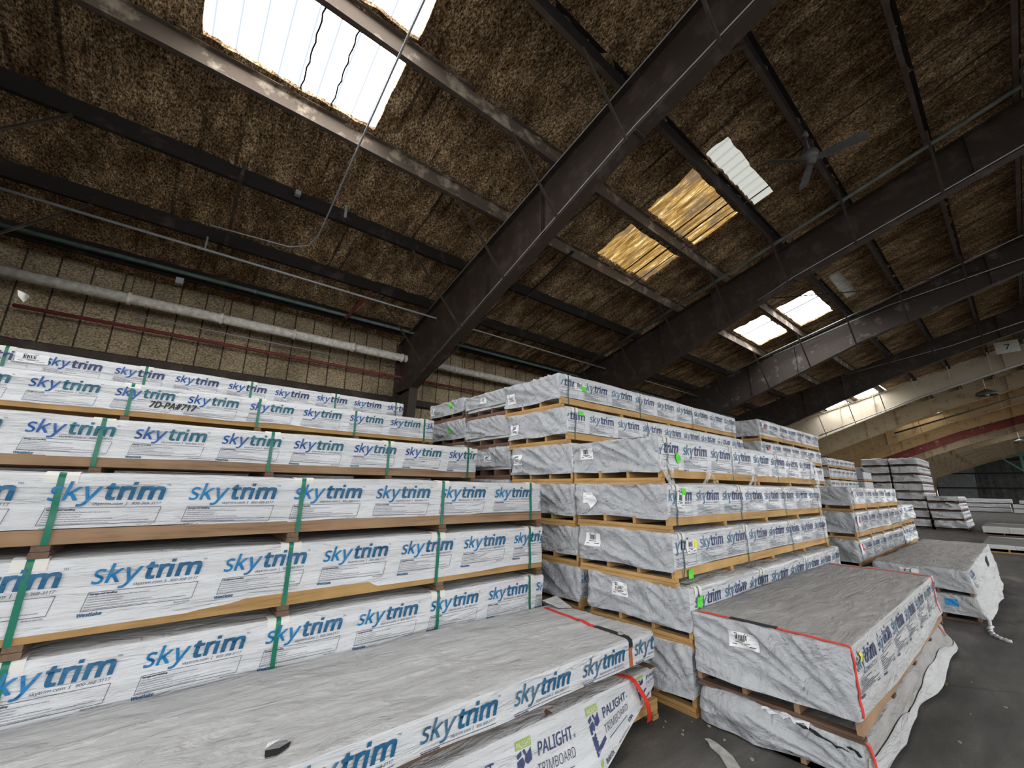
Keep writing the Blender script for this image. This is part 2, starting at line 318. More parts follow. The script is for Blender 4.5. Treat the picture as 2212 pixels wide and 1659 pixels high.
# ------------------------------------------------------------------ mesh helpers
class MB:
    """collects polygons with material slots, builds ONE mesh object"""
    def __init__(s): s.v = []; s.f = []; s.m = []; s.n = 0
    def add(s, verts, faces, mi=0):
        verts = np.asarray(verts, float).reshape(-1, 3); s.v.append(verts)
        for f in faces: s.f.append(tuple(int(i) + s.n for i in f)); s.m.append(mi)
        s.n += len(verts); return s
    def box(s, x0, x1, y0, y1, z0, z1, mi=0):
        v = [(x, y, z) for z in (z0, z1) for y in (y0, y1) for x in (x0, x1)]
        return s.add(v, [(0, 2, 3, 1), (4, 5, 7, 6), (0, 1, 5, 4), (2, 6, 7, 3), (0, 4, 6, 2), (1, 3, 7, 5)], mi)
    def bar(s, a, b, w, h=None, mi=0, up=(0, 0, 1)):
        a = Vector(a); b = Vector(b); d = (b - a).normalized(); u = Vector(up)
        if abs(d.dot(u)) > 0.98: u = Vector((1, 0, 0))
        r = d.cross(u).normalized(); u = r.cross(d); h = h or w
        v = [p + r * (sx * w / 2) + u * (sz * h / 2) for p in (a, b) for sx, sz in ((-1, -1), (1, -1), (1, 1), (-1, 1))]
        return s.add([tuple(t) for t in v], [(3, 2, 1, 0), (4, 5, 6, 7), (0, 1, 5, 4), (1, 2, 6, 5), (2, 3, 7, 6), (3, 0, 4, 7)], mi)
    def tube(s, pts, r, n=10, mi=0, caps=True):
        pts = [Vector(p) for p in pts]; rings = []
        for i, p in enumerate(pts):
            d = (pts[min(i + 1, len(pts) - 1)] - pts[max(i - 1, 0)]).normalized()
            u = Vector((0, 0, 1)) if abs(d.z) < 0.95 else Vector((1, 0, 0))
            a = d.cross(u).normalized(); b = a.cross(d)
            rings += [tuple(p + (a * math.cos(t) + b * math.sin(t)) * r) for t in (2 * math.pi * k / n for k in range(n))]
        f = [(i * n + k, i * n + (k + 1) % n, (i + 1) * n + (k + 1) % n, (i + 1) * n + k) for i in range(len(pts) - 1) for k in range(n)]
        if caps: f += [tuple(range(n))[::-1], tuple((len(pts) - 1) * n + k for k in range(n))]
        return s.add(rings, f, mi)
    def lathe(s, prof, n=20, c=(0, 0, 0), mi=0):
        v = [(c[0] + r * math.cos(2 * math.pi * k / n), c[1] + r * math.sin(2 * math.pi * k / n), c[2] + z) for r, z in prof for k in range(n)]
        f = [(i * n + k, i * n + (k + 1) % n, (i + 1) * n + (k + 1) % n, (i + 1) * n + k) for i in range(len(prof) - 1) for k in range(n)]
        return s.add(v, f, mi)
    def prism(s, poly, fn, t0, t1, mi=0):
        """poly: 2-D outline, fn(a, b, t) -> xyz"""
        n = len(poly); v = [fn(a, b, t) for t in (t0, t1) for a, b in poly]
        return s.add(v, [tuple(range(n))[::-1], tuple(range(n, 2 * n))] + [(i, (i + 1) % n, n + (i + 1) % n, n + i) for i in range(n)], mi)
    def grid(s, P, mi=0):
        """P: (a, b, 3) array of positions"""
        a, b = P.shape[:2]; idx = np.arange(a * b).reshape(a, b)
        f = np.stack([idx[:-1, :-1], idx[1:, :-1], idx[1:, 1:], idx[:-1, 1:]], -1).reshape(-1, 4)
        return s.add(P.reshape(-1, 3), f, mi)
    def mesh(s, name, mats, smooth=False):
        me = bpy.data.meshes.new(name)
        me.from_pydata(np.concatenate(s.v).tolist(), [], s.f)
        for m in mats: me.materials.append(MT[m] if isinstance(m, str) else m)
        me.polygons.foreach_set('material_index', s.m)
        if smooth: me.polygons.foreach_set('use_smooth', [True] * len(s.f))
        me.update(); return me
    def build(s, name, mats, parent=None, smooth=False, loc=None, rz=0):
        if isinstance(mats, str): mats = [mats]
        return link(name, s.mesh(name, mats, smooth), parent, loc, rz)

def link(name, me, parent=None, loc=None, rz=0):
    o = bpy.data.objects.new(name, me); COL.objects.link(o)
    if parent: o.parent = parent
    if loc is not None: o.location = loc
    if rz: o.rotation_euler = (0, 0, rz)
    return o

def thing(name, label, cat, loc=(0, 0, 0), rz=0, group=None):
    o = bpy.data.objects.new(name, None); COL.objects.link(o); o.empty_display_size = 0.2
    o.location = loc; o.rotation_euler = (0, 0, rz); o['label'] = label; o['category'] = cat
    if group: o['group'] = group
    return o

def tag(o, label, cat, group=None):
    o['label'] = label; o['category'] = cat
    if group: o['group'] = group
    return o

def struct(o):
    o['kind'] = 'structure'; return o

def copy_tree(o, parent=None):
    c = o.copy(); COL.objects.link(c)
    if parent: c.parent = parent
    for ch in list(o.children): copy_tree(ch, c)
    return c

# ------------------------------------------------------------------ lettering
def load_font(*names):
    base = bpy.utils.system_resource('DATAFILES')
    for n in names:
        p = os.path.join(base, 'fonts', n)
        try:
            if os.path.exists(p): return bpy.data.fonts.load(p)
        except Exception: pass
    return None
FONT = load_font('NotoSansHebrew-Regular.woff2', 'NotoSansMath-Regular.woff2', 'Inter.woff2')
XH = None                                # x-height of the face at size 1, so that every face gives the same size of letter

def text_arr(txt, size, x, y, shear=0.0, offset=0.0, spacing=1.0, res=3, sx=1.0, font=None, align='LEFT', width=None, cut=0.05, bold=None):
    """2-D triangles/polygons of a line of lettering -> (verts Nx2, faces)"""
    cu = bpy.data.curves.new('t', 'FONT'); cu.body = txt; cu.size = 1.0
    global XH
    if FONT: cu.font = FONT
    if XH is None:
        XH = 0.5; q = text_arr('x', 1.0, 0, 0, res=1, cut=None)[0]; XH = float(q[:, 1].max())
    if bold: offset = min(offset, 0.004)
    size = size * 0.5 / XH
    cu.shear = shear; cu.offset = offset; cu.space_character = spacing; cu.resolution_u = res; cu.align_x = align
    ob = bpy.data.objects.new('t', cu); COL.objects.link(ob)
    dg = bpy.context.evaluated_depsgraph_get(); me = bpy.data.meshes.new_from_object(ob.evaluated_get(dg))
    bm = bmesh.new(); bm.from_mesh(me); bpy.data.objects.remove(ob); bpy.data.meshes.remove(me)
    if width:
        xs = [v.co.x for v in bm.verts]; x0, x1 = min(xs), max(xs)
        for v in bm.verts: v.co.x = (v.co.x - x0) / (x1 - x0) * width / size
        sx = 1.0
    for v in bm.verts: v.co = Vector((v.co.x * size * sx + x, v.co.y * size + y, 0))
    if cut and size > 0.04:
        for ax in (0, 1):
            xs = [v.co[ax] for v in bm.verts]; k = math.floor(min(xs) / cut) + 1
            while k * cut < max(xs):
                p = Vector((0, 0, 0)); p[ax] = k * cut; n = Vector((0, 0, 0)); n[ax] = 1
                bmesh.ops.bisect_plane(bm, geom=bm.verts[:] + bm.edges[:] + bm.faces[:], plane_co=p, plane_no=n); k += 1
    bm.verts.index_update()
    V = np.array([(v.co.x, v.co.y) for v in bm.verts]); F = [tuple(v.index for v in fc.verts) for fc in bm.faces]
    bm.free()
    if bold:                             # heavy weight: the strokes thickened both ways
        VV, FF = [], []
        for i in (-1, 0, 1):
            for j in (-1, 0, 1):
                if bold[2] and (i == 0 or j == 0): continue
                FF += [tuple(k + len(V) * len(VV) for k in f) for f in F]; VV.append(V + np.array([i * bold[0], j * bold[1]]))
        V, F = np.concatenate(VV), FF
    return V, F

def rect_arr(x0, x1, y0, y1, slant=0.0, cut=0.07):
    n = max(1, int((x1 - x0) / cut)); xs = np.linspace(x0, x1, n + 1)
    V = [(x + slant * y_, y_) for y_ in (y0, y1) for x in xs]
    return np.array(V), [(i, i + 1, n + 2 + i, n + 1 + i) for i in range(n)]

def poly_arr(p): return np.array(p, float), [tuple(range(len(p)))]

RND = random.Random(7)
LINES = ['• Store flat on raised surface to avoid bowing which may cause warping.', '• Always keep under the protective cover.',
         '• Protect from direct damage and debris.', '• Keep protectors/covers and bands on each skid to help keep boards straight.',
         '• Reseal protective covers after removing some of the material to ensure the rest of the product remains clean and aligned/stable.',
         '• Skytrim™ recommends that inventory of boards be rotated every six months.']

def logo(level):
    """one repeat of the printed wrap; origin at the left end of the letters' baseline, width 0.55"""
    out = []
    a = lambda arr, mi: out.append((arr[0], arr[1], mi))
    b0 = (0.0015, 0.0015, level == 0)
    a(text_arr('s', 0.166, 0, 0, 0.20, 0.0, res=4, width=0.058, bold=b0), 1)
    a(text_arr('k', 0.160, 0.062, 0, 0.20, 0.0, res=3, width=0.078, bold=b0), 1)
    a(text_arr('y', 0.166, 0.128, 0, 0.22, 0.0, res=4, width=0.105, bold=b0), 1)
    b1 = (0.0055, 0.0040, level == 0)
    for ch, x, w in (('t', 0.254, 0.050), ('r', 0.314, 0.052), ('m', 0.412, 0.132)): a(text_arr(ch, 0.160, x, 0.004, 0.14, 0.0, res=4, width=w, bold=b1), 2)
    a(rect_arr(0.362, 0.386, 0.0, 0.084, 0.14, 0.05), 2); a(rect_arr(0.362, 0.386, 0.097, 0.117, 0.14, 0.05), 2)
    out_small = level >= 1
    if level == 1:
        a(text_arr('skytrim.com', 0.024, 0.20, -0.030, 0.18, 0.004, res=1, width=0.145), 3); a(rect_arr(0.366, 0.369, -0.034, -0.012, 0.2), 3)
        a(text_arr('800-368-3117', 0.024, 0.388, -0.030, 0.18, 0.004, res=1, width=0.150), 3)
    elif level == 2:
        a(text_arr('TM', 0.018, 0.548, 0.095, 0.1, res=1), 3)
        a(text_arr('skytrim.com', 0.024, 0.20, -0.030, 0.18, 0.004, res=2, width=0.145), 3)
        a(rect_arr(0.366, 0.369, -0.034, -0.012, 0.2), 3)
        a(text_arr('800-368-3117', 0.024, 0.388, -0.030, 0.18, 0.004, res=1, width=0.150), 3)
    else:
        for k in range(10): a(rect_arr(0.20 + k * 0.034, 0.226 + k * 0.034, -0.030, -0.018), 3)
    t = 0.0028
    x0, x1, y0, y1 = 0.0, 0.545, -0.150, -0.045
    a(rect_arr(x0, x1, y1 - t, y1), 3); a(rect_arr(x0 - 0.02, x1 - 0.02, y0, y0 + t), 3)
    a(poly_arr([(x0 - 0.02, y0), (x0 - 0.02 + t, y0), (x0 + t, y1), (x0, y1)]), 3)
    a(poly_arr([(x1 - 0.02 - t, y0), (x1 - 0.02, y0), (x1, y1), (x1 - t, y1)]), 3)
    if level == 2:
        a(text_arr('Storage and Handling', 0.0135, 0.006, -0.062, 0.2, 0.004, res=1, width=0.125, bold=(0.0006, 0.0006, True)), 3)
        for k, l in enumerate(LINES):
            a(text_arr(l, 0.0105, 0.003 - k * 0.003, -0.077 - k * 0.0136, 0.15, 0.003, res=1, width=min(0.0041 * len(l), 0.50), cut=None), 3)
        a(text_arr('Westlake', 0.028, -0.028, -0.178, 0.12, 0.0, res=2, width=0.108, bold=(0.001, 0.0008, True)), 2)
        a(text_arr('Made in the USA', 0.0135, 0.43, -0.166, 0.18, 0.004, res=1, width=0.085), 3)
    else:
        r = random.Random(3)
        for k in range(7):
            x = 0.005
            end = (0.14, 0.30, 0.19, 0.20, 0.33, 0.50, 0.33)[k]
            while x < end:
                w = r.uniform(0.015, 0.045); a(rect_arr(x, x + w, -0.064 - k * 0.0125, -0.0595 - k * 0.0125), 3); x += w + 0.006
        if level == 1:
            a(text_arr('Westlake', 0.028, -0.028, -0.178, 0.12, 0.0, res=1, width=0.108, bold=(0.001, 0.0008, True)), 2)
            a(rect_arr(0.43, 0.51, -0.166, -0.160), 3)
    return out

LOGO = {2: logo(2), 1: logo(1), 0: logo(0)}

def palight():
    out = []; a = lambda arr, mi: out.append((arr[0], arr[1], mi))
    a(rect_arr(0.0, 0.135, 0.035, 0.083, 0.0, 0.04), 4)
    a(text_arr('PALIGHT', 0.042, 0.008, 0.044, 0, 0.004, res=2, width=0.12), 5)
    # navy block emblem: leaning figure blocks with a toothed right edge
    a(poly_arr([(0.005, 0.012), (0.045, 0.028), (0.045, 0.004), (0.010, -0.010)]), 2)
    a(poly_arr([(0.055, 0.024), (0.075, 0.03), (0.088, 0.0), (0.128, 0.028), (0.128, -0.035), (0.088, -0.050), (0.066, -0.030), (0.075, -0.008)]), 2)
    a(poly_arr([(0.004, -0.022), (0.052, -0.006), (0.066, -0.040), (0.050, -0.062), (0.028, -0.050), (0.026, -0.072), (0.004, -0.070)]), 2)
    tooth = [(0.05, -0.070), (0.058, -0.085), (0.050, -0.092), (0.058, -0.102), (0.050, -0.110), (0.060, -0.122), (0.052, -0.130)]
    a(poly_arr([(0.006, -0.080), (0.03, -0.085), (0.05, -0.070)] + tooth[1:] + [(0.046, -0.148), (0.006, -0.150)]), 2)
    a(poly_arr([(0.006, -0.155), (0.150, -0.125), (0.150, -0.148), (0.006, -0.185)]), 2)
    a(text_arr('TRIMBOARD', 0.018, 0.016, -0.172, 0, 0.004, res=1, width=0.12), 5)
    a(text_arr('PALIGHT', 0.098, 0.185, -0.035, 0.12, 0.0, res=3, width=0.335, bold=(0.0015, 0.0012, True)), 2)
    a(text_arr('®', 0.03, 0.523, -0.035, 0, 0, res=1), 2)
    a(text_arr('TRIMBOARD', 0.076, 0.165, -0.125, 0.14, -0.006, res=3, width=0.345), 3)
    a(rect_arr(0.19, 0.47, -0.163, -0.159), 2)
    a(text_arr('USA', 0.040, 0.462, -0.215, 0.1, 0.0, res=2, width=0.07, bold=(0.0015, 0.0015, True)), 2)
    a(poly_arr([(0.0, -0.235), (0.035, -0.215), (0.062, -0.235), (0.04, -0.265), (0.01, -0.268)]), 2)
    a(poly_arr([(0.012, -0.222), (0.048, -0.205), (0.05, -0.225), (0.02, -0.245)]), 4)
    a(text_arr('Build On.', 0.036, 0.078, -0.248, 0, 0.0, res=2, width=0.11, bold=(0.001, 0.001, True)), 3)
    a(text_arr('www.Palightbrand.com', 0.024, 0.27, -0.248, 0, 0.004, res=1, width=0.19), 3)
    return out
PALI = palight()

# ------------------------------------------------------------------ wrapped bundles of boards
class Shape:
    """rounded box of sheet plastic, wrinkled; every mark and strap is laid on it through pos()"""
    creases = ()
    def __init__(s, L, Wd, z0, z1, seed, amp=1.0, crinkle=1.0, fold=1.0, hump=None, billow=0.0, hem=0.02, r=0.022, topamp=1.0, drop=0.0, creases=()):
        s.creases = creases
        s.hx, s.hy, s.z0, s.z1, s.seed = L / 2, Wd / 2, z0, z1, seed
        s.amp, s.crinkle, s.fold, s.hump, s.billow, s.hem, s.r, s.topamp, s.drop = amp, crinkle, fold, hump, billow, hem, r, topamp, drop
    def pos(s, q, off=0.0):
        q = np.asarray(q, float).reshape(-1, 3); r = s.r
        inner = np.stack([np.clip(q[:, 0], -s.hx + r, s.hx - r), np.clip(q[:, 1], -s.hy + r, s.hy - r), np.minimum(q[:, 2], s.z1 - r)], 1)
        d = q - inner; ln = np.linalg.norm(d, axis=1, keepdims=True); n = d / np.maximum(ln, 1e-6)
        x, y, z = q.T; k = s.seed * 7.31
        t = np.clip((z - s.z0) / (s.z1 - s.z0), 0, 1)
        ws, we, wt = n[:, 1] ** 2, n[:, 0] ** 2, n[:, 2] ** 2
        side = s.amp * 0.022 * (vn(x * 1.3 + k, z * 3, k + y) - 0.5)
        side += s.crinkle * 0.014 * (ridge(vn(x * 1.6 + z * 2.0 + k, z * 11, k + 5)) ** 2 - 0.4) * (0.35 + vn(x * 0.8, z * 4, k + 9))
        side += s.billow * (y < 0) * (1 - t) ** 1.3 * (0.35 + 1.3 * vn(x * 0.9 + k, 0 * x, k))
        yy = y + s.hy; zz = z - s.z0; rr = np.hypot(yy, zz); th = np.arctan2(zz + 0.03, yy + 0.03)
        sm = np.clip(rr / 0.45, 0, 1)
        end = s.fold * (0.050 * (ridge(vn(th * 5.5 + k + 0.6 * vn(yy * 2, zz * 2, k), rr * 1.2, k + 2)) ** 3 - 0.25) * sm + 0.022 * (ridge(vn(th * 13.0 + k, rr * 2.0, k + 12)) ** 3 - 0.25) * sm + 0.034 * (vn(yy * 2 + k, zz * 3, k + 3) - 0.5))
        end += s.fold * 0.015 * (ridge(vn(yy * 5 + zz * 9 + k, (yy - zz) * 2, k + 4)) - 0.5)
        top = s.topamp * (0.018 * (vn(x * 1.1 + k, y * 1.6, k + 6) - 0.3) + 0.008 * (ridge(vn(x * 2.2 + y * 1.5 + k, y * 6, k + 8)) - 0.5))
        for (y0, sl, am) in getattr(s, 'creases', ()): top = top + am * np.exp(-((y - y0 - sl * x) / 0.016) ** 2)
        if s.hump:
            h = np.abs(np.sin(np.pi * (x - s.hump[0]) / s.hump[1]))
            top = top + s.hump[2] * np.sqrt(h) * (0.6 + 0.8 * vn(x * 0.7, k, k)); side = side + s.hump[2] * 0.35 * np.sqrt(h) * t ** 3
        D = ws * side + we * end + wt * top
        p = inner + n * (r + D + np.asarray(off))[:, None]
        p[:, 2] += (1 - t) ** 3 * s.hem * (2 * vn(x * 1.7 + y * 2.3 + k, y * 1.1, k + 1) - 1) - s.drop * we * (1 - t) ** 2
        return p
    def grid(s, qa, off=0.0):
        sh = qa.shape; return s.pos(qa.reshape(-1, 3), off).reshape(sh)

def face_grid(sh, face, cell, z0=None):
    nx = max(4, round(2 * sh.hx / cell)); ny = max(4, round(2 * sh.hy / cell)); nz = max(3, round((sh.z1 - sh.z0) / (cell * 0.8)))
    def ax(h, n):                         # extra rings of vertices at the rounded edges
        a = np.linspace(-h + sh.r, h - sh.r, n + 1); return np.concatenate([[-h, -h + sh.r * 0.4], a, [h - sh.r * 0.4, h]])
    X, Y = ax(sh.hx, nx), ax(sh.hy, ny)
    Z = np.concatenate([np.linspace(sh.z0, sh.z1 - sh.r, nz + 1), [sh.z1 - sh.r * 0.4, sh.z1]])
    if face in ('front', 'back'):
        a, b = np.meshgrid(X, Z, indexing='ij'); y = -sh.hy if face == 'front' else sh.hy
        q = np.stack([a, 0 * a + y, b], -1); return q if face == 'front' else q[::-1]
    if face in ('near', 'far'):
        a, b = np.meshgrid(Y, Z, indexing='ij'); x = -sh.hx if face == 'near' else sh.hx
        q = np.stack([0 * a + x, a, b], -1); return q[::-1] if face == 'near' else q
    a, b = np.meshgrid(X, Y, indexing='ij'); return np.stack([a, b, 0 * a + sh.z1], -1)

def slab(mb, sh, qa, off, thick, mi=0):
    """sheet of real thickness laid on the shape"""
    o = sh.grid(qa, off + thick); i = sh.grid(qa, off)
    mb.grid(o, mi)
    rim = lambda P: np.concatenate([P[:, 0], P[-1, 1:], P[::-1, -1][1:], P[0, ::-1][1:]])
    a, b = rim(o), rim(i); mb.grid(np.stack([a, b], 1), mi)

def wrap(sh, mats, cell, prints=(), parent=None, name='plastic_wrap', share=None, lip=0.0):
    if share is not None and share in MESHES: return link(name, MESHES[share], parent)
    mb = MB()
    for f, mi in (('front', 0), ('back', 0), ('near', 6), ('far', 6), ('top', 7)): mb.grid(sh.grid(face_grid(sh, f, cell * 0.55 if (f == 'near' and cell < 0.1) else cell)), mi)
    QU, QW, QO, QF, QM, nn = [], [], [], [], [], 0
    for arrs, x0, zb, sc in prints:
        for V, F, mi in arrs:
            if len(V) == 0: continue
            u = x0 + V[:, 0] * sc[0]; w = zb + V[:, 1] * sc[1]
            ok = (u > -sh.hx + 0.01) & (u < sh.hx - 0.012) & (w > sh.z0 + 0.004) & (w < sh.z1 - 0.01)
            if not ok.any(): continue
            F2 = [f for f in F if all(ok[i] for i in f)]
            if F2: QU.append(u); QW.append(w); QO.append(0 * u + (0.004 if mi == 5 else 0.0)); QF += [tuple(i + nn for i in f) for f in F2]; QM += [mi] * len(F2); nn += len(V)
    if lip: 
        qa = face_grid(sh, 'front', cell); k = [i for i in range(qa.shape[1]) if qa[0, i, 2] > sh.z1 - lip]
        qa = qa[:, k].copy(); qa[:, 0, 2] = sh.z1 - lip + 0.016 * (vn(qa[:, 0, 0] * 1.2, 0 * qa[:, 0, 0], sh.seed) - 0.5); slab(mb, sh, qa, 0.002, 0.003, 0)
    if QU:
        QU, QW, QO = np.concatenate(QU), np.concatenate(QW), np.concatenate(QO); P = sh.pos(np.stack([QU, 0 * QU - sh.hy, QW], 1), 0.0045 + 0.0085 * np.clip((QW - sh.z1 + lip + 0.05) / 0.03, 0, 1) + QO if lip else 0.0045 + QO)
        mb.add(P, [])
        mb.f += [tuple(int(i) + mb.n - len(P) for i in f) for f in QF]; mb.m += QM
    me = mb.mesh(name, mats, True)
    if share is not None: MESHES[share] = me
    return link(name, me, parent)
MESHES = {}

def box_mesh(key, dims, mats, extra=None):
    k = (key,) + tuple(round(t, 3) for t in dims) + (mats,)
    if k not in MESHES:
        mb = MB(); x, y, z = dims
        if extra == 'double':
            mb.box(-x / 2, x / 2, -y / 2, y / 2, 0, z * 0.485); mb.box(-x / 2 + 0.004, x / 2 - 0.003, -y / 2 + 0.006, y / 2 - 0.004, z * 0.515, z)
        else: mb.box(-x / 2, x / 2, -y / 2, y / 2, 0, z)
        MESHES[k] = mb.mesh(key, [mats])
    return MESHES[k]

def mark(sh, face, u, v, w, h, parent, name, mats, kind='plain', off=0.006, rot=0.0, seed=0):
    """paper label or tag; face 'near' (u = y) or 'front' (u = x)"""
    n = max(2, int(w / 0.03) + 1); m = max(2, int(h / 0.03) + 1)
    def q(a, b):
        c, s_ = math.cos(rot), math.sin(rot); a, b = a - 0.5, b - 0.5
        uu = u + (a * w * c - b * h * s_); vv = v + (a * w * s_ + b * h * c)
        return np.stack([0 * uu - sh.hx, uu, vv], -1) if face == 'near' else np.stack([uu, 0 * uu - sh.hy, vv], -1)
    A, B = np.meshgrid(np.linspace(0, 1, n + 1), np.linspace(0, 1, m + 1), indexing='ij')
    if face == 'near': A = 1 - A
    mb = MB(); slab(mb, sh, q(A, B), off, 0.002)
    def sub(a0, a1, b0, b1, mi):
        if face == 'near': a0, a1 = 1 - a0, 1 - a1
        AA, BB = np.meshgrid(np.linspace(a0, a1, 3), np.linspace(b0, b1, 3), indexing='ij'); mb.grid(sh.grid(q(AA, BB), off + 0.0035), mi)
    if kind == 'barcode':
        r = random.Random(seed); x = 0.24
        while x < 0.62:
            k = r.uniform(0.012, 0.04); sub(x, x + k, 0.46, 0.86, 1); x += k + r.uniform(0.01, 0.03)
        for b, a0, a1 in ((0.34, 0.2, 0.72), (0.25, 0.36, 0.6), (0.17, 0.1, 0.26), (0.17, 0.62, 0.9), (0.90, 0.22, 0.34), (0.90, 0.55, 0.68)): sub(a0, a1, b, b + 0.045, 1)
    return mb.build(name, mats, parent)

class Kind: pass
def bundle(label, loc, L, Wd, H, skid=0.165, group=None, style='L', seed=1, cell=0.05, level=2, straps=(), x0=None, pitch=0.685, zlogo=None,
           woodc=('pine', 'pineY'), mats=None, rz=0.0, share=None, strapmat='strapgreen', sw=0.032, guards=True, labels=(), detail=True,
           logo_scale=(1, 1), shp=None, prints=None, beams=None, cat='board bundle', name='lumber_bundle', nlogo=30, boards=True, inset=0.0, wrapbottom=None, lip=0.0):
    """loc: near-right bottom corner given by centre of the footprint; local x runs along the building"""
    t = thing(name, label, cat, loc, rz, group)
    kw = dict(hump=None); kw.update(shp or {})
    sh = Shape(L, Wd, skid if wrapbottom is None else wrapbottom, H, seed, **kw)
    sh.skid = skid
    pr = []
    if prints is not None: pr = prints(sh)
    elif x0 is not None:
        k = x0
        for i in range(nlogo):
            if k > sh.hx: break
            pr.append((LOGO[level], k, zlogo, logo_scale)); k += pitch
    m = mats or ('white', 'skyA', 'trimA', 'ink', 'lime', 'paper', 'end', 'top')
    wrap(sh, m, cell, pr, t, share=share, lip=lip)
    if boards:
        link('board_stack', box_mesh('board_stack', (L - 0.08, Wd - 0.08, H - skid - 0.04), 'pvc'), t, (0, 0, skid))
    nr = 4 if detail else 2
    for i in range(nr):
        y = -Wd / 2 + 0.02 + inset + i * (Wd - 0.04 - 2 * inset) / (nr - 1)
        link('runner', box_mesh('runner', (L - 0.02, 0.038, 0.088), woodc[0]), t, (0, y, skid - 0.088 - 0.002))
    bx = beams if beams is not None else [-L / 2 + 0.045] + [-L / 2 + L * f for f in (0.25, 0.5, 0.75)] + [L / 2 - 0.045]
    for x in bx:
        link('cross_beam', box_mesh('cross_beam', (0.088, Wd - 0.005, skid - 0.092), woodc[1], 'double'), t, (x, 0, 0))
    for i, x in enumerate(straps):
        jig = 0.02 * (RND.random() - 0.5)
        zs = np.concatenate([[sh.z0 + 0.005], np.linspace(sh.z0 + 0.06, H - 0.03, 6), [H - 0.01, H]])
        q = [(x + jig * (H - z), -Wd / 2, z) for z in zs] + [(x, y, H) for y in np.linspace(-Wd / 2 + 0.01, Wd / 2, 10)] + [(x, Wd / 2, z) for z in (H - 0.02, sh.z0)]
        q = np.array(q); qa = np.stack([q + [-sw / 2, 0, 0], q + [sw / 2, 0, 0]], 0)
        P = sh.grid(qa, 0.010)
        lo = np.array([[[x - sw / 2, -Wd / 2 - 0.008, max(0.05, skid - 0.09)]], [[x + sw / 2, -Wd / 2 - 0.008, max(0.05, skid - 0.09)]]])
        P = np.concatenate([lo, P], 1)
        so = MB().grid(P).build('strap', strapmat, t, True)
        if guards and detail:
            gw = 0.15 if style == 'L' else 0.13
            z_ = [H - 0.055, H - 0.03, H - 0.012, H]; c = [(-Wd / 2, z) for z in z_] + [(-Wd / 2 + 0.01, H), (-Wd / 2 + 0.03, H), (-Wd / 2 + 0.07, H)]
            xs = np.linspace(x - gw / 2, x + gw / 2, 4)
            qa = np.array([[(xx, yy, zz) for yy, zz in c] for xx in xs]); g = MB(); slab(g, sh, qa, 0.004, 0.004); g.build('corner_guard', 'guard', so)
    for i, lb in enumerate(labels):
        mark(sh, *lb[:5], t, *lb[5:7], seed=seed * 10 + i, **(lb[7] if len(lb) > 7 else {}))
    t_sh[t.name] = sh
    return t
t_sh = {}
BAR = ('paper_label', ['paper', 'black'], {'kind': 'barcode'})
def barcode(face, u, v, w=0.21, h=0.13, rot=0.0): return (face, u, v, w, h, 'paper_label', ['paper', 'black'], {'kind': 'barcode', 'rot': rot})
def neon(face, u, v, w=0.09, h=0.07, m='green', rot=0.0): return (face, u, v, w, h, 'colour_tag', [m], {'rot': rot, 'off': 0.010})

# ---- the long stacks on the left (their printed long sides face the aisle), right ends at x = 3.6
LEN = 5.5; CX = 3.6 - LEN / 2
def Lx(x): return x - CX
strap_x = (-0.52, 0.85, 2.2, 3.42)
Lmat = lambda s, t: ('white', s, t, 'ink', 'lime', 'paper', 'end', 'top')
stackL = [
    # stack name, y of printed side, [(base z, height, first logo x, straps, wood, colours, visible, label)]
    ('first', 3.80, [(0.00, 0.49, None, 'pine', ('skyA', 'trimA'), 'white wrapped board bundle at the bottom of the nearest tall left stack'),
                     (0.49, 0.52, -0.61, 'pine', ('skyA', 'trimA'), 'white printed board bundle just above the grey strapped low stack at left'),
                     (1.02, 0.525, -0.95, 'pine', ('skyA', 'trimA'), 'white printed board bundle on yellow runner, second from top of nearest left stack'),
                     (1.555, 0.495, -0.55, 'tan', ('skyA', 'trimA'), 'white printed board bundle on tan runner, topmost of the nearest tall left stack')]),
    ('second', 5.25, [(0.0, 0.51, None, 'tan', ('skyA', 'trimB'), None), (0.51, 0.51, None, 'tan', ('skyA', 'trimB'), None), (1.02, 0.52, None, 'tan', ('skyA', 'trimB'), None),
                      (1.54, 0.52, None, 'tan', ('skyA', 'trimB'), 'white wrapped board bundle hidden under the middle left row'),
                      (2.06, 0.51, -1.0, 'tan', ('skyB', 'trimB'), 'white printed board bundle with teal lettering, topmost of the second left stack')]),
    ('third', 6.65, [(0.54 * i, 0.54, None, 'tan', ('skyA', 'trimB'), None) for i in range(5)] +
                    [(2.70, 0.47, -1.34, 'pine', ('skyB', 'trimB'), 'white printed board bundle with black handwriting, second row down at left')]),
    ('fourth', 8.05, [(0.53 * i, 0.53, None, 'tan', ('skyB', 'trimB'), None) for i in range(6)] +
                     [(3.18, 0.51, -1.54, 'tan', ('skyB', 'trimC'), 'white printed board bundle highest and farthest left, closest to the foam covered wall')]),
]
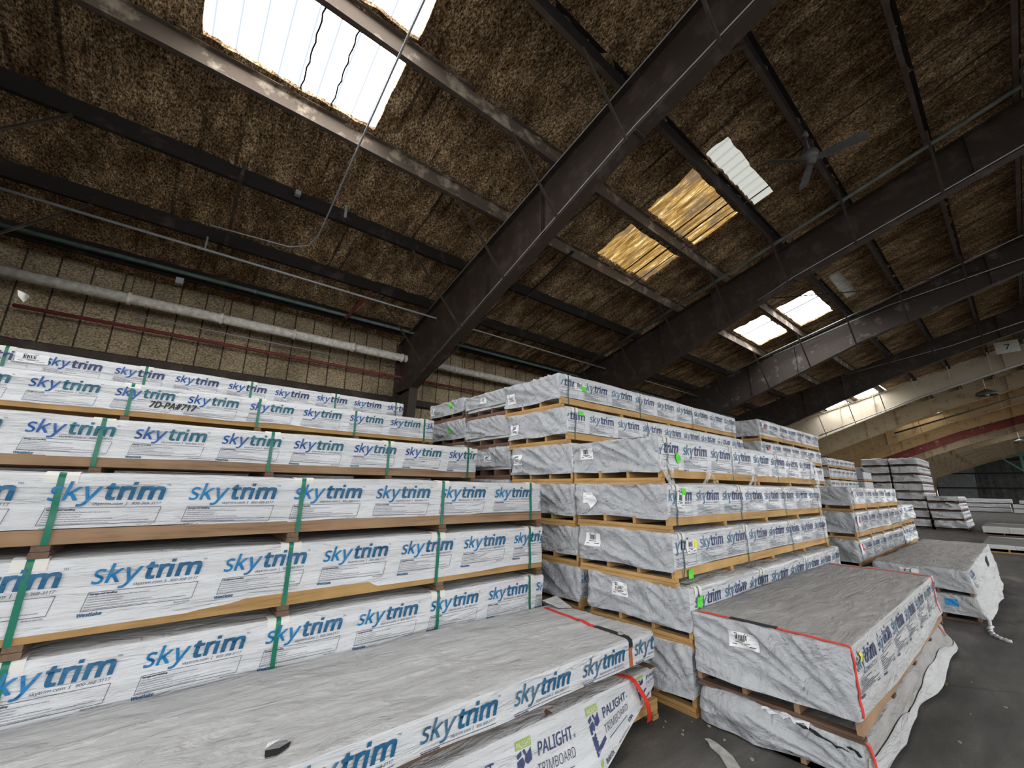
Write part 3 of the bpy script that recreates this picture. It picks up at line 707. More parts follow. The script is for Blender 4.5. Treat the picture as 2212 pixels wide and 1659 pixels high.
for si, (sn, y, rows) in enumerate(stackL):
    for ri, (z, H, x0, wood, cols, lab) in enumerate(rows):
        vis = x0 is not None
        Wd = 1.24; seed = si * 17 + ri + 3
        grp = None if vis else 'buried bundles of the left stacks'
        lb = []
        if sn == 'fourth' and vis: lb = [('front', Lx(-1.66) + 0.25, 0.40, 0.30, 0.12, 'paper_label', ['paper', 'black'], {'kind': 'barcode', 'off': 0.016})]
        ex = 0.25 if sn == 'fourth' else 0.0
        t = bundle(lab if lab and vis else 'white wrapped board bundle buried low behind the nearest left stack', (CX - ex, y + Wd / 2, z), LEN + 2 * ex, Wd, H - 0.004, group=grp, seed=seed,
                   cell=0.045 if vis else 0.2, level=(2 if si <= 2 else 1), straps=[Lx(x + RND.uniform(-.03, .03)) + ex for x in (strap_x if not ex else strap_x + (-1.88,))] if vis else (),
                   x0=Lx(x0 - 0.685) + ex if vis else None, zlogo=H - 0.160, mats=Lmat(*cols), woodc=(wood, 'tanY' if wood == 'tan' else 'pineY') if not vis else (wood, 'tanY'),
                   labels=lb, wrapbottom=(None if not vis or wood == 'tan' else (0.125 if si == 0 else 0.14)), lip=0.085 if vis else 0.0, shp=dict(amp=1.0, crinkle=0.8, hump=(Lx(-0.5), 1.35, 0.012)), share=None if vis else ('buriedL', round(H, 2), wood), detail=vis)
        if sn == 'third' and vis:
            sh = t_sh[t.name]; V, F = text_arr('7D-PA#717', 0.115, 0, 0, 0.3, 0.0, res=2, width=0.46, bold=(0.003, 0.003, True))
            p = sh.pos(np.stack([Lx(-0.33) + V[:, 0], 0 * V[:, 0] - sh.hy, 0.205 + V[:, 1]], 1), 0.008)
            MB().add(p, F).build('marker_writing', 'black', t)

# ---- centre stacks: film wrapped bundles, grey ends towards the camera
Cmat = ('whitefilm', 'skyC', 'trimC', 'ink', 'lime', 'paper', 'end', 'top')
def cstack(key, x0, L, rows, wood, Wd=1.24, level=1, cell=0.05, colors=Cmat, strapn=4, detail=True, sideprint=True, pitch=0.66, shp=None, strapmat='strapdark'):
    """rows: (base z, H, y right, label or None, labels, dx)"""
    for i, (z, H, yr, lab, marks, ddx) in enumerate(rows):
        vis = lab is not None
        lx = L
        st = [-lx / 2 + 0.16 + k * (lx - 0.36) / (strapn - 1) for k in range(strapn)] if vis else ()
        d = dict(amp=1.3, crinkle=1.4, fold=1.25, hump=(-lx / 2 + 0.16, (lx - 0.36) / (strapn - 1), 0.022), hem=0.018, drop=0.03); d.update(shp or {})
        bundle(lab or ('wrapped board bundle buried low inside the centre stacks' if key in 'BCD' else 'wrapped board bundle buried low in a stack behind the centre'),
               (x0 + lx / 2 + ddx, yr + Wd / 2, z), lx, Wd, H - 0.004, group=None if vis else ('buried bundles of the centre stacks' if key in 'BCD' else 'buried bundles of the far stacks'),
               style='C', seed=abs(hash_s(key)) % 50 + i * 3 + 40, cell=cell if vis else 0.25, level=level, straps=st, x0=(-lx / 2 + 0.10 - 0.3 * RND.random()) if (vis and sideprint) else None, pitch=pitch,
               zlogo=H - 0.165, mats=colors, woodc=wood, shp=d, strapmat=strapmat, sw=0.02, labels=marks, detail=detail and vis, share=None if vis else ('buriedC', round(H, 2), round(lx, 1)), rz=RND.uniform(-.004, .004))
def hash_s(s): return sum(ord(c) * (i + 3) for i, c in enumerate(s))

PINE, BROWN = ('pine', 'pineY'), ('brown', 'brownY')
hw = 0.62
cstack('A', 4.04, 5.18, [
    (0.0, 0.555, 2.24, 'film wrapped board bundle on the floor at the base of the front centre stack', [], 0),
    (0.555, 0.505, 2.24, 'film wrapped board bundle with barcode, second from floor in the front centre stack', [barcode('near', 0.18, 0.38), neon('front', -2.42, 0.38, 0.10, 0.09), (('front'), -2.38, 0.20, 0.16, 0.17, 'paper_flap', ['paper'], {'rot': 0.2})], 0.02),
    (1.06, 0.50, 2.36, 'film wrapped board bundle with yellow dot label, middle of the front centre stack', [barcode('near', 0.40, 0.36), barcode('front', -2.25, 0.36, 0.2, 0.13), neon('front', -2.16, 0.38, 0.05, 0.08, 'yellow'), neon('front', -2.30, 0.10, 0.10, 0.09)], 0),
    (1.56, 0.49, 2.38, 'film wrapped board bundle with a half peeled paper, second from top of front centre stack', [('near', 0.42, 0.34, 0.13, 0.11, 'paper_label', ['paper'], {}), ('near', 0.36, 0.31, 0.13, 0.10, 'peeled_paper', ['paper'], {'rot': -0.7, 'off': 0.02}), barcode('front', -2.33, 0.33, 0.16, 0.15, -0.2), neon('front', -2.27, 0.42, 0.08, 0.07)], 0),
    (2.05, 0.51, 2.42, 'film wrapped board bundle with torn hanging film, topmost of the front centre stack', [barcode('near', 0.40, 0.38), neon('front', -2.22, 0.30, 0.08, 0.10, 'green', 0.7)], 0)], PINE, cell=0.045)
cstack('B', 4.04, 5.66, [
    (0.0, 0.55, 3.62, 'grey ended board bundle low in the recess between the left and front centre stacks', [neon('front', -2.58, 0.45, 0.09, 0.09)], 0),
    (0.55, 0.51, 3.62, 'grey ended board bundle second up in the recess beside the front centre stack', [], 0),
    (1.06, 0.47, 3.63, 'grey ended board bundle on brown skid in the recess, level with peeled paper', [], 0),
    (1.53, 0.52, 3.65, 'grey ended board bundle fourth from floor in the second centre stack', [], 0),
    (2.05, 0.52, 3.68, 'grey ended board bundle with barcode directly left of torn hanging film bundle', [barcode('near', 0.46, 0.36, 0.19, 0.14)], 0),
    (2.57, 0.51, 3.77, 'grey ended board bundle with green tag, one below the highest centre bundle', [barcode('near', 0.46, 0.30, 0.19, 0.14), neon('front', -2.55, 0.45, 0.10, 0.06)], 0),
    (3.08, 0.50, 3.88, 'highest film wrapped board bundle, tallest centre stack, green dot on label', [barcode('near', 0.46, 0.30, 0.19, 0.14), barcode('front', -2.42, 0.36, 0.26, 0.12), neon('front', -2.34, 0.34, 0.09, 0.08)], 0)], PINE)
cstack('C', 4.10, 5.5, [(0.53 * i, 0.53, 5.05, None, [], 0) for i in range(4)] + [
    (2.12, 0.51, 5.02, 'grey wrapped board bundle on brown skid just above the second left stack end', [barcode('near', 0.0, 0.33, 0.2, 0.13)], 0),
    (2.63, 0.53, 5.06, 'grey wrapped board bundle without label, second down in the third centre stack', [], 0),
    (3.16, 0.45, 5.15, 'grey wrapped board bundle with boards showing under its hem, top of third centre stack', [barcode('near', 0.05, 0.32, 0.2, 0.13)], 0)], BROWN, shp=dict(drop=-0.04))
cstack('D', 4.12, 5.5, [(0.55 * i, 0.55, 6.42, None, [], 0) for i in range(5)] + [
    (2.75, 0.50, 6.42, 'grey wrapped board bundle with green tag, lower one at centre stack left end', [neon('near', -0.1, 0.33, 0.1, 0.09)], 0),
    (3.25, 0.41, 6.50, 'grey wrapped board bundle with green tag, leftmost top of the centre stacks', [neon('near', -0.20, 0.31, 0.1, 0.09), barcode('near', 0.5, 0.27, 0.15, 0.13)], 0)], BROWN)

# torn stretch film hanging from the front centre stack's top bundle
film_parent = [o for o in bpy.data.objects if o.get('label', '').startswith('film wrapped board bundle with torn')][0]
def film_strip(pts, w0, w1, seed):
    P = []
    for i, p in enumerate(pts):
        t = i / (len(pts) - 1); w = w0 + (w1 - w0) * t
        P.append([(p[0] + w * (k / 4 - 0.5), p[1] - 0.012 * math.sin(k * 2.1 + i + seed), p[2]) for k in range(5)])
    MB().grid(np.array(P)).build('torn_film', 'film', film_parent, True)
fx = lambda X: X - (4.04 + 2.59); fz = lambda Z: Z - 2.05; fy = -0.66
for X0, Z0, X1, Z1, w0, w1 in ((3.80, 2.40, 4.25, 2.02, 0.10, 0.14), (4.25, 2.02, 4.34, 1.88, 0.12, 0.04), (4.10, 2.28, 4.30, 1.96, 0.05, 0.05), (5.02, 2.22, 4.80, 1.90, 0.05, 0.22), (4.80, 1.90, 4.50, 1.84, 0.2, 0.1), (5.05, 2.2, 5.25, 1.95, 0.05, 0.04),
                               (6.30, 2.2, 6.1, 1.92, 0.05, 0.22), (6.1, 1.92, 5.85, 1.86, 0.2, 0.08), (6.32, 2.2, 6.42, 1.95, 0.05, 0.06), (9.15, 2.5, 9.15, 1.30, 0.10, 0.16)):
    n = 7; film_strip([(fx(X0 + (X1 - X0) * i / (n - 1)), fy - 0.02 * math.sin(i), fz(Z0 + (Z1 - Z0) * (i / (n - 1)) ** 1.2)) for i in range(n)], w0, w1, X0)

# ---- stacks farther back
Fmat = ('grayfilm', 'skyC', 'trimC', 'ink', 'lime', 'paper', 'end', 'top')
cstack('E', 11.1, 4.75, [(0.53 * i, 0.53, 3.9, None, [], 0) for i in range(3)] + [
    (1.6, 0.55, 3.9, 'grey film bundle glimpsed right of front centre stack, fourth from floor', [], 0),
    (2.15, 0.54, 3.9, 'grey film bundle third from the top behind the front centre stack', [], 0),
    (2.69, 0.5, 3.9, 'grey film bundle with red dot, second from top behind the front centre stack', [neon('front', -1.95, 0.34, 0.1, 0.08, 'redtag')], 0),
    (3.19, 0.53, 3.9, 'grey film bundle with red dot, topmost behind the front centre stack', [neon('front', -2.05, 0.38, 0.1, 0.08, 'redtag'), ('front', -2.12, 0.40, 0.14, 0.12, 'paper_label', ['paper'], {})], 0)], PINE, colors=('grayfilm',) + Cmat[1:], level=0, cell=0.07, pitch=0.7)
cstack('F', 10.4, 4.7, [
    (0.0, 0.55, 2.22, 'grey film wrapped bundle at the bottom beside the grey strapped low pile', [], 0),
    (0.55, 0.53, 2.22, 'grey film bundle with red tag, second up in the stack beyond front centre stack', [('front', -2.1, 0.38, 0.2, 0.2, 'paper_label', ['paper'], {}), neon('front', -2.02, 0.40, 0.08, 0.12, 'redtag')], 0),
    (1.08, 0.52, 2.20, 'grey film bundle with orange and red tag, second down in stack beyond front centre', [('front', -2.1, 0.36, 0.2, 0.2, 'paper_label', ['paper'], {}), neon('front', -2.02, 0.38, 0.08, 0.12, 'redtag')], 0),
    (1.60, 0.47, 2.20, 'grey film bundle with pale tag, topmost of stack just beyond front centre stack', [('front', -2.0, 0.34, 0.16, 0.14, 'paper_label', ['paper'], {}), neon('front', -1.95, 0.32, 0.06, 0.07, 'redtag')], 0)], PINE, colors=Fmat, level=0, cell=0.07, pitch=0.7, strapn=5, shp=dict(fold=2.0))
cstack('Ff', 15.4, 2.0, [
    (0.0, 0.55, 2.25, 'crumpled white bundle end low behind the grey film stack', [], 0),
    (0.55, 0.55, 2.25, 'crumpled white bundle end in the middle behind the grey film stack', [], 0),
    (1.10, 0.55, 2.25, 'crumpled white bundle end on top behind the grey film stack', [], 0)], PINE, level=0, cell=0.07, strapn=2, shp=dict(amp=3.5, crinkle=3, billow=0.03))
cstack('G', 22.0, 4.6, [(0.49 * i, 0.49, 5.2, None, [], 0) for i in range(3)] + [
    (1.47, 0.5, 5.2, 'white printed bundle fourth from floor in the distant stack between grey and white stacks', [], 0),
    (1.97, 0.5, 5.2, 'white printed bundle with yellow tag, third down in distant stack behind grey film bundles', [neon('front', 2.0, 0.32, 0.15, 0.1, 'yellow')], 0),
    (2.47, 0.5, 5.2, 'white printed bundle second down in distant stack behind grey film bundles', [neon('front', -2.1, 0.35, 0.12, 0.1, 'yellow')], 0),
    (2.97, 0.45, 5.2, 'white printed bundle topmost in distant stack behind grey film bundles', [], 0)], PINE, level=0, cell=0.12, pitch=0.7, colors=('white', 'trimC', 'trimC') + Cmat[3:], detail=False)
cstack('Gg', 28.0, 1.9, [(0.5 * i, 0.5, 5.2, None, [], 0) for i in range(3)] + [
    (1.5, 0.5, 5.2, 'white wrapped bundle lower of two seen between distant stacks', [], 0), (2.0, 0.5, 5.2, 'white wrapped bundle in the middle between distant stacks', [], 0),
    (2.5, 0.5, 5.2, 'white wrapped bundle upper one seen between distant stacks', [], 0)], PINE, level=0, cell=0.15, sideprint=False, colors=('white', 'trimC', 'trimC') + Cmat[3:], detail=False)
Hmat = ('white', 'trimC', 'trimC', 'ink', 'lime', 'paper', 'farend', 'top')
nm = ['bottom', 'second from floor', 'third from floor', 'fourth from floor', 'fourth from top', 'third from top', 'second from top', 'topmost']
for key, yr, lab in (('H2', 3.72, 'right hand column'), ('H3', 5.05, 'left hand column'), ):
    cstack(key, 34.0, 4.8, [(0.5 * i, 0.5, yr, f'white bundle {nm[i]} in the {lab} of tall stacks before end wall',
                             [neon('near', -0.1, 0.42, 0.16, 0.06, 'yellow')] if (key == 'H3' and i in (4, 5)) else [], 0.08 * (i % 2)) for i in range(8)],
           ('brown', 'brownY'), level=0, cell=0.13, pitch=0.62, colors=Hmat, detail=False, strapn=2, shp=dict(fold=3.0))
cstack('H4', 34.2, 4.8, [(0.5 * i, 0.5, 6.4, None, [], 0) for i in range(3)] + [(0.5 * i, 0.5, 6.4, f'white bundle {nm[i]} at far left edge of tall stacks before end wall', [], 0) for i in (3, 4, 5, 6)],
       ('brown', 'brownY'), level=0, cell=0.15, sideprint=False, colors=Hmat, detail=False, strapn=2)
cstack('H1', 33.9, 4.0, [(0.0, 0.5, 2.32, 'white bundle lowest of the short stack in front of tall white stacks', [], 0),
                         (0.5, 0.48, 2.36, 'white bundle second up in short stack in front of tall white stacks', [], 0),
                         (0.98, 0.46, 2.40, 'white bundle with loose torn hood, third up in the short distant stack', [], 0.1),
                         (1.44, 0.36, 2.40, 'white bundle with crumpled hood, topmost of the short distant stack', [], 0)],
       ('brown', 'brownY'), level=0, cell=0.1, pitch=0.62, colors=Hmat, detail=False, strapn=2, shp=dict(fold=3.2, amp=3.0, crinkle=2.5, billow=0.05))

# ---- low strapped stack in the left foreground
def strap_over(t, pts, w, mat, name='webbing_strap', axis=(1, 0, 0), thick=0.004):
    """ribbon of real thickness through pts, its width along axis"""
    pts = np.array(pts, float); a = np.array(axis, float) * w / 2
    mb = MB(); n = len(pts); d = np.gradient(pts, axis=0); nn = np.cross(d, axis); nn /= np.linalg.norm(nn, axis=1, keepdims=True)
    ring = np.stack([pts - a, pts + a, pts + a + nn * thick, pts - a + nn * thick], 1)
    V = ring.reshape(-1, 3); F = [(i * 4 + k, i * 4 + (k + 1) % 4, i * 4 + 4 + (k + 1) % 4, i * 4 + 4 + k) for i in range(n - 1) for k in range(4)]
    F += [(0, 1, 2, 3), tuple((n - 1) * 4 + k for k in range(4))]
    mb.add(V, F); return mb.build(name, mat, t, False)

LW = 1.27; C0 = 3.78 - 2.75; YC = 2.47 + LW / 2
def lx0(x): return x - C0
low = bundle('white bundle with lime and navy printed sagging wrap on the floor at left', (C0, YC, 0), 5.5, LW, 0.405, seed=5, cell=0.04,
             prints=lambda sh: [(PALI, lx0(2.75 + 0.695 * k), 0.285, (1, 1)) for k in range(-6, 2)], woodc=('pine', 'pineY'),
             mats=('white', 'skyA', 'trimC', 'ink', 'lime', 'paper', 'white', 'top'), wrapbottom=0.02, shp=dict(billow=0.16, amp=1.6, crinkle=0.6, hem=0.03))
# the hem of the sagging wrap rises towards its right end and shows the skid
w_ = [c for c in low.children if c.name.startswith('plastic_wrap')][0]
me = w_.data; co = np.empty(len(me.vertices) * 3); me.vertices.foreach_get('co', co); co = co.reshape(-1, 3)
k_ = np.clip((co[:, 0] - lx0(2.75)) / 1.0, 0, 1); k_ = k_ ** 1.1; t_ = np.clip((co[:, 2] - 0.0) / 0.40, 0, 1)
m_ = (1 - t_) * k_; co[:, 2] += m_ * 0.26; co[:, 1] += np.where(co[:, 1] < 0, m_ * 0.20, 0)
me.vertices.foreach_set('co', co.ravel()); me.update()
upper = bundle('grey topped printed bundle under an orange ratchet strap, left foreground, largest top surface', (C0, YC, 0.405), 5.5, LW, 0.29, skid=0.10, seed=9, cell=0.022,
               x0=lx0(1.37 - 0.70 * 6), pitch=0.70, zlogo=0.155, level=2, woodc=('brown', 'tanY'), mats=('white', 'skyC', 'trimA', 'ink', 'lime', 'paper', 'white', 'top'),
               shp=dict(amp=0.8, crinkle=0.5, topamp=1.6, hem=0.012, creases=((-0.10, 0.03, 0.008), (0.22, -0.10, 0.006), (0.40, 0.16, 0.008))), wrapbottom=0.088, inset=0.12, lip=0.045)
su = t_sh[upper.name]; sl = t_sh[low.name]
xs = lx0(3.41)
def prof(sh, x, x2, zlo, ztop, dz=0.0):
    hy = sh.hy
    q = [(x, -hy, z) for z in np.linspace(zlo, ztop - 0.015, 5)] + [(x, -hy, ztop)] + [(x + (x2 - x) * t, -hy + 2 * hy * t, ztop) for t in np.linspace(0.03, 1, 14)]
    return q
P = su.pos(prof(su, xs, lx0(3.52), 0.09, 0.29), 0.006)
strap_over(upper, P[:9], 0.045, 'straporange'); so = strap_over(upper, P[8:], 0.045, 'strapred')
b_ = MB(); Q = P[4:10] + np.array([0, 0, 0]); 
bk = strap_over(upper, su.pos(prof(su, xs, lx0(3.52), 0.20, 0.29)[2:11], 0.011), 0.05, 'black', 'ratchet_buckle', thick=0.010)
c_ = su.pos([(xs, -su.hy + 0.10, 0.29)], 0.024)[0]
MB().lathe([(0.0, 0.004), (0.022, 0.004), (0.026, 0.0), (0.026, -0.01)], 16, tuple(c_)).build('ratchet_hub', 'galv', bk)
P = np.concatenate([sl.pos([(lx0(3.33) + 0.02 * k, -sl.hy + 0.10 - 0.10 * k / 3, 0.405) for k in range(4)], 0.010), np.array([(lx0(3.40) + 0.15 * t, -sl.hy - 0.035 - 0.06 * math.sin(3 * t), 0.385 - 0.33 * t) for t in np.linspace(0, 1, 8)])])
strap_over(low, P, 0.05, 'strapred')
# torn black gape and a lifted flap in the near top
fl = MB(); g0 = np.array([0.56, 2.60]) - np.array([C0, YC])
top = lambda pts, off: su.pos([(lx0(x), y - YC, 0.29) for x, y in pts], off)
fl.add(top([(0.60, 2.66), (0.66, 2.64), (0.72, 2.665), (0.70, 2.62), (0.64, 2.585), (0.59, 2.60)], 0.006), [(0, 1, 2, 3, 4, 5)]); fl.build('torn_hole', 'tar', upper)
f2 = top([(0.60, 2.665), (0.66, 2.64), (0.73, 2.67), (0.70, 2.71), (0.62, 2.71)], 0.01); f2[1:3, 2] += 0.035
MB().add(f2, [(0, 1, 2, 3, 4)]).build('torn_flap', 'white', upper)
f3 = su.pos([(lx0(3.52), su.hy - 0.02, 0.29), (lx0(3.75), su.hy - 0.02, 0.29), (lx0(3.74), su.hy - 0.28, 0.29), (lx0(3.6), su.hy - 0.2, 0.29)], 0.012); f3[0, 2] += 0.05; f3[1, 2] += 0.07
MB().add(f3, [(0, 1, 2, 3)]).build('loose_flap', 'top', upper)

# ---- low strapped stack right of the front centre stack
Rm = ('dustwhite', 'skyC', 'trimC', 'ink', 'lime', 'paper', 'end', 'dustytop')
RX, RL = 4.06, 4.42; RC = RX + RL / 2
rlow = bundle('torn crumpled bundle on the floor under the red strapped grey pile at right', (RC, 1.03 + 0.60, 0), RL, 1.20, 0.295, skid=0.06, seed=21, cell=0.035,
              mats=('dustytop', 'skyC', 'trimC', 'ink', 'lime', 'paper', 'end', 'dustytop'), woodc=('tan', 'pineY'), wrapbottom=0.03, boards=True,
              shp=dict(amp=4.0, crinkle=2.4, billow=0.06, fold=1.6, hem=0.03, r=0.08, topamp=2.0), beams=[-RL / 2 + 0.045, 0, RL / 2 - 0.045])
rl = t_sh[rlow.name]
# white printed skirt hanging over the lower half of the torn bundle's long side
sk = []
for i, x in enumerate(np.linspace(-RL / 2 + 0.02, RL / 2 - 0.02, 60)):
    topz = 0.165 + 0.045 * math.sin(x * 2.6) + 0.02 * math.sin(x * 5.1 + 1)
    sk.append([(x, -0.60, z) for z in np.linspace(topz, 0.035, 6)])
P = rl.grid(np.array(sk), 0.006); P[:, 0, 1] -= 0.006
MB().grid(P).build('printed_skirt', 'dustwhite', rlow, True)
def tear(sh, face, rows, parent, name, mat='tar', off=0.014):
    """ragged opening: rows of (u, v low, v high)"""
    f = (lambda u, v: (-sh.hx, u, v)) if face == 'near' else (lambda u, v: (u, -sh.hy, v))
    q = np.array([[f(u, a_ + (b_ - a_) * t) for t in (0, 0.5, 1)] for u, a_, b_ in rows]); m = MB(); slab(m, sh, q, off, 0.001); return m.build(name, mat, parent)
tear(rl, 'near', [(-0.20, .258, .260), (-0.25, .245, .258), (-0.28, .250, .262), (-0.32, .236, .256), (-0.36, .232, .240), (-0.40, .226, .236), (-0.43, .205, .226), (-0.46, .216, .222), (-0.50, .206, .212)], rlow, 'torn_hole')
tear(rl, 'near', [(-0.49, .232, .236), (-0.51, .224, .244), (-0.53, .228, .238), (-0.55, .205, .236), (-0.57, .206, .210)], rlow, 'torn_hole')
tear(rl, 'near', [(0.05 - 0.03 * k, .262 + .012 * math.sin(k * 2.1), .285 + .010 * math.sin(k * 1.3)) for k in range(12)], rlow, 'frayed_edge', 'white', 0.016)
P = rl.pos([(-RL / 2 + 0.05, -0.50, 0.295), (-RL / 2 + 0.05, -0.58, 0.295)] + [(-RL / 2 + 0.06, -0.60, z) for z in (0.26, 0.2, 0.14, 0.08, 0.04)], 0.012); strap_over(rlow, P, 0.035, 'strapred')
P = rl.pos([(RL / 2 - 0.25, -0.42, 0.295), (RL / 2 - 0.25, -0.56, 0.295)] + [(RL / 2 - 0.25, -0.60, z) for z in (0.27, 0.22, 0.18)], 0.012); strap_over(rlow, P, 0.035, 'strapred')
rup = bundle('dusty topped grey bundle with red ratchet strap along its near edge, right foreground', (RC, 1.03 + 0.595, 0.285), RL, 1.19, 0.60, skid=0.135, seed=23, cell=0.035,
             x0=-RL / 2 + 0.10, pitch=0.66, zlogo=0.43, level=1, woodc=('tan', 'brownY'), mats=Rm, shp=dict(amp=1.5, crinkle=0.9, fold=1.0, topamp=1.3, hem=0.03, billow=0.02, drop=0.02),
             wrapbottom=0.125, labels=[barcode('near', 0.15, 0.46, 0.24, 0.12, -0.03), neon('front', -RL / 2 + 0.22, 0.50, 0.05, 0.06, 'yellow')])
ru = t_sh[rup.name]
def rstrap(x, zlo, m='strapred', w=0.035, lo=-0.03):
    hy = ru.hy; q = [(x + lo * (0.6 - z), -hy, z) for z in np.linspace(zlo, 0.57, 8)] + [(x, -hy, 0.6)] + [(x, y, 0.6) for y in np.linspace(-hy + 0.03, hy - 0.04, 16)]
    return strap_over(rup, ru.pos(q, 0.007), w, m), q
_, q = rstrap(-RL / 2 + 0.035, 0.14)
strap_over(rup, ru.pos(q[15:21], 0.013), 0.04, 'black', 'ratchet_buckle', thick=0.012)
rstrap(RL / 2 - 0.18, 0.16, w=0.03)

# ---- second strapped pile farther along the aisle
QX, QL = 10.25, 5.9; QC = QX + QL / 2
qlow = bundle('lower grey wrapped bundle with blue tag in the dusty pile down the aisle', (QC, 0.80 + 0.61, 0), QL, 1.22, 0.385, skid=0.12, seed=31, cell=0.06, mats=Rm, woodc=BROWN,
              shp=dict(amp=3, crinkle=2.0, billow=0.12, fold=0.8, hem=0.02), wrapbottom=0.10, labels=[neon('near', -0.32, 0.27, 0.15, 0.10, 'blue'), ('near', 0.02, 0.31, 0.06, 0.04, 'torn_hole', ['tar'], {'off': 0.01}), ('near', -0.12, 0.32, 0.09, 0.04, 'torn_hole', ['tar'], {'off': 0.01})])
qup = bundle('dusty flat topped bundle with bulging white side in the pile down the aisle', (QC, 0.82 + 0.59, 0.375), QL, 1.18, 0.40, skid=0.10, seed=33, cell=0.06, mats=Rm, woodc=BROWN, level=0, x0=-QL / 2 + 0.05, zlogo=0.28,
             shp=dict(amp=4.5, crinkle=2.0, billow=0.10, fold=0.8, topamp=1.5, hem=0.03), wrapbottom=0.07, labels=[barcode('near', 0.12, 0.29, 0.24, 0.12)], nlogo=1)
qs = t_sh[qup.name]
tear(qs, 'front', [(0.9 - 0.14 * k, 0.345 - 0.018 * k - w_, 0.345 - 0.018 * k + w_) for k, w_ in enumerate((0.002, 0.014, 0.026, 0.034, 0.03, 0.036, 0.028, 0.016, 0.002))], qup, 'ripped_gap')
tl_ = [(10.35, 0.80, 0.30), (10.15, 0.70, 0.02), (9.95, 0.72, 0.012), (9.62, 0.67, 0.012), (9.45, 0.58, 0.012), (9.38, 0.48, 0.012)]
pt = []
for a, b in zip(tl_[:-1], tl_[1:]):
    for k in range(4): pt.append(np.array(a) + (np.array(b) - np.array(a)) * k / 4 + np.array([0.015 * math.sin(k * 2), 0.015 * math.cos(k * 3), 0.004 * (k % 2)]))
MB().tube([tuple(p - np.array([QC, 1.41, 0])) for p in pt], 0.022, 6).build('twisted_film_tail', 'whitefilm', qlow, True)

# ---- bare white boards on pallets at the right
def board_pile(label, x0, x1, y0, y1, zs, wood, sheet):
    t = thing('board_pallet', label, 'board pallet', ((x0 + x1) / 2, (y0 + y1) / 2, 0)); L, Wd = x1 - x0, y1 - y0
    for k in range(2): MB().box(-L / 2 + k * (L - 0.1), -L / 2 + 0.1 + k * (L - 0.1), -Wd / 2, Wd / 2, 0, 0.04).build('deck_board', wood + 'Y', t)
    for k in range(5): y = -Wd / 2 + 0.04 + k * (Wd - 0.12) / 4; MB().box(-L / 2, L / 2, y, y + 0.04, 0.04, 0.13).build('runner', wood, t)
    z = 0.13
    for li in range(zs):
        n = 3; r = random.Random(int(x0 * 7) + li)
        for k in range(n):
            a = -Wd / 2 + k * Wd / n; MB().box(-L / 2 + r.uniform(-.04, .04), L / 2, a + 0.004, a + Wd / n - 0.004, z, z + 0.05).build('white_board', 'pvc', t)
        z += 0.055
    if sheet:
        P = np.array([[(x, y, z + 0.012 + 0.012 * math.sin(x * 2 + y * 3) - (0.03 if i in (0, 8) else 0)) for y in np.linspace(-Wd / 2 + 0.05, Wd / 2 - 0.02, 6)] for i, x in enumerate(np.linspace(-L / 2 + 0.12, L / 2 - 0.1, 9))])
        m = MB(); m.grid(P); m.grid(P[::-1] - np.array([0, 0, 0.012])); m.build('cover_sheet', 'sheetgray', t, True)
    return t
board_pile('low pallet of white boards under a grey sheet at right edge, nearer one', 22.8, 27.4, -1.0, 1.32, 2, 'pine', True)
board_pile('low pallet of white boards with grey cover at right edge, farther one', 31.8, 36.2, -0.9, 1.68, 5, 'brown', True)
Wm = ('white', 'trimC', 'trimC', 'ink', 'lime', 'paper', 'endwhite', 'top')
farm = ('white', 'skyC', 'trimC', 'ink', 'lime', 'paper', 'endwhite', 'top')
for i, (z, H, yy, lab) in enumerate([(0, 0.45, 3.6, 'long white bundle on the floor before dark end wall, left row, lower'), (0.46, 0.45, 3.6, 'long white bundle before dark end wall, left row, middle'), (0.92, 0.5, 3.4, 'long white bundle before dark end wall, left row, upper'),
                                     (0, 0.45, -0.9, 'long white bundle on the floor at far right edge before end wall'), (0.46, 0.45, -0.9, 'long white bundle at far right edge before end wall, middle'), (0.92, 0.40, -1.4, 'long white bundle at far right edge, topmost before end wall')]):
    bundle(lab, (71.0 if yy > 0 else 68.5, yy - 0.2, z), 1.3, 4.3, H, seed=60 + i, cell=0.2, mats=farm, woodc=BROWN, detail=False, beams=[0], skid=0.1)

# ---- litter on the floor
strip = thing('scrap_strip', 'pale flat scrap strip lying on the dark floor between the two low stacks', 'scrap strip', (3.7, 1.9, 0))
pts = [(3.80, 2.045), (3.78, 1.99), (3.745, 1.94), (3.69, 1.84), (3.60, 1.75), (3.42, 1.60)]
l = MB(); P = []
for i, (x, y) in enumerate(pts):
    w = 0.018 + 0.03 * min(1, i / 2); P.append([(x - 3.7 - w * 0.72, y - 1.9 + w * 0.7, 0.006 + 0.004 * (i % 2)), (x - 3.7 + w * 0.72, y - 1.9 - w * 0.7, 0.008)])
P = np.array(P); l.grid(P); l.grid(P[::-1] - np.array([0, 0, 0.005])); l.build('strip', 'rail', strip)
for nme, lab, mat, bits in (('dry_leaf', 'small dry tan leaf on the floor right of the red strapped pile', 'leaf', [(6.78, 0.90)]),):
    for x, y in bits:
        m = MB(); m.add([(0, 0, 0.004), (0.05, 0.03, 0.02), (0.11, 0.0, 0.01), (0.05, -0.035, 0.022), (0.05, 0, 0.006)], [(0, 1, 4), (1, 2, 4), (2, 3, 4), (3, 0, 4)])
        tag(m.build(nme, mat, None, False, (x, y, 0), 0.6), lab, 'leaf')
r = random.Random(11)
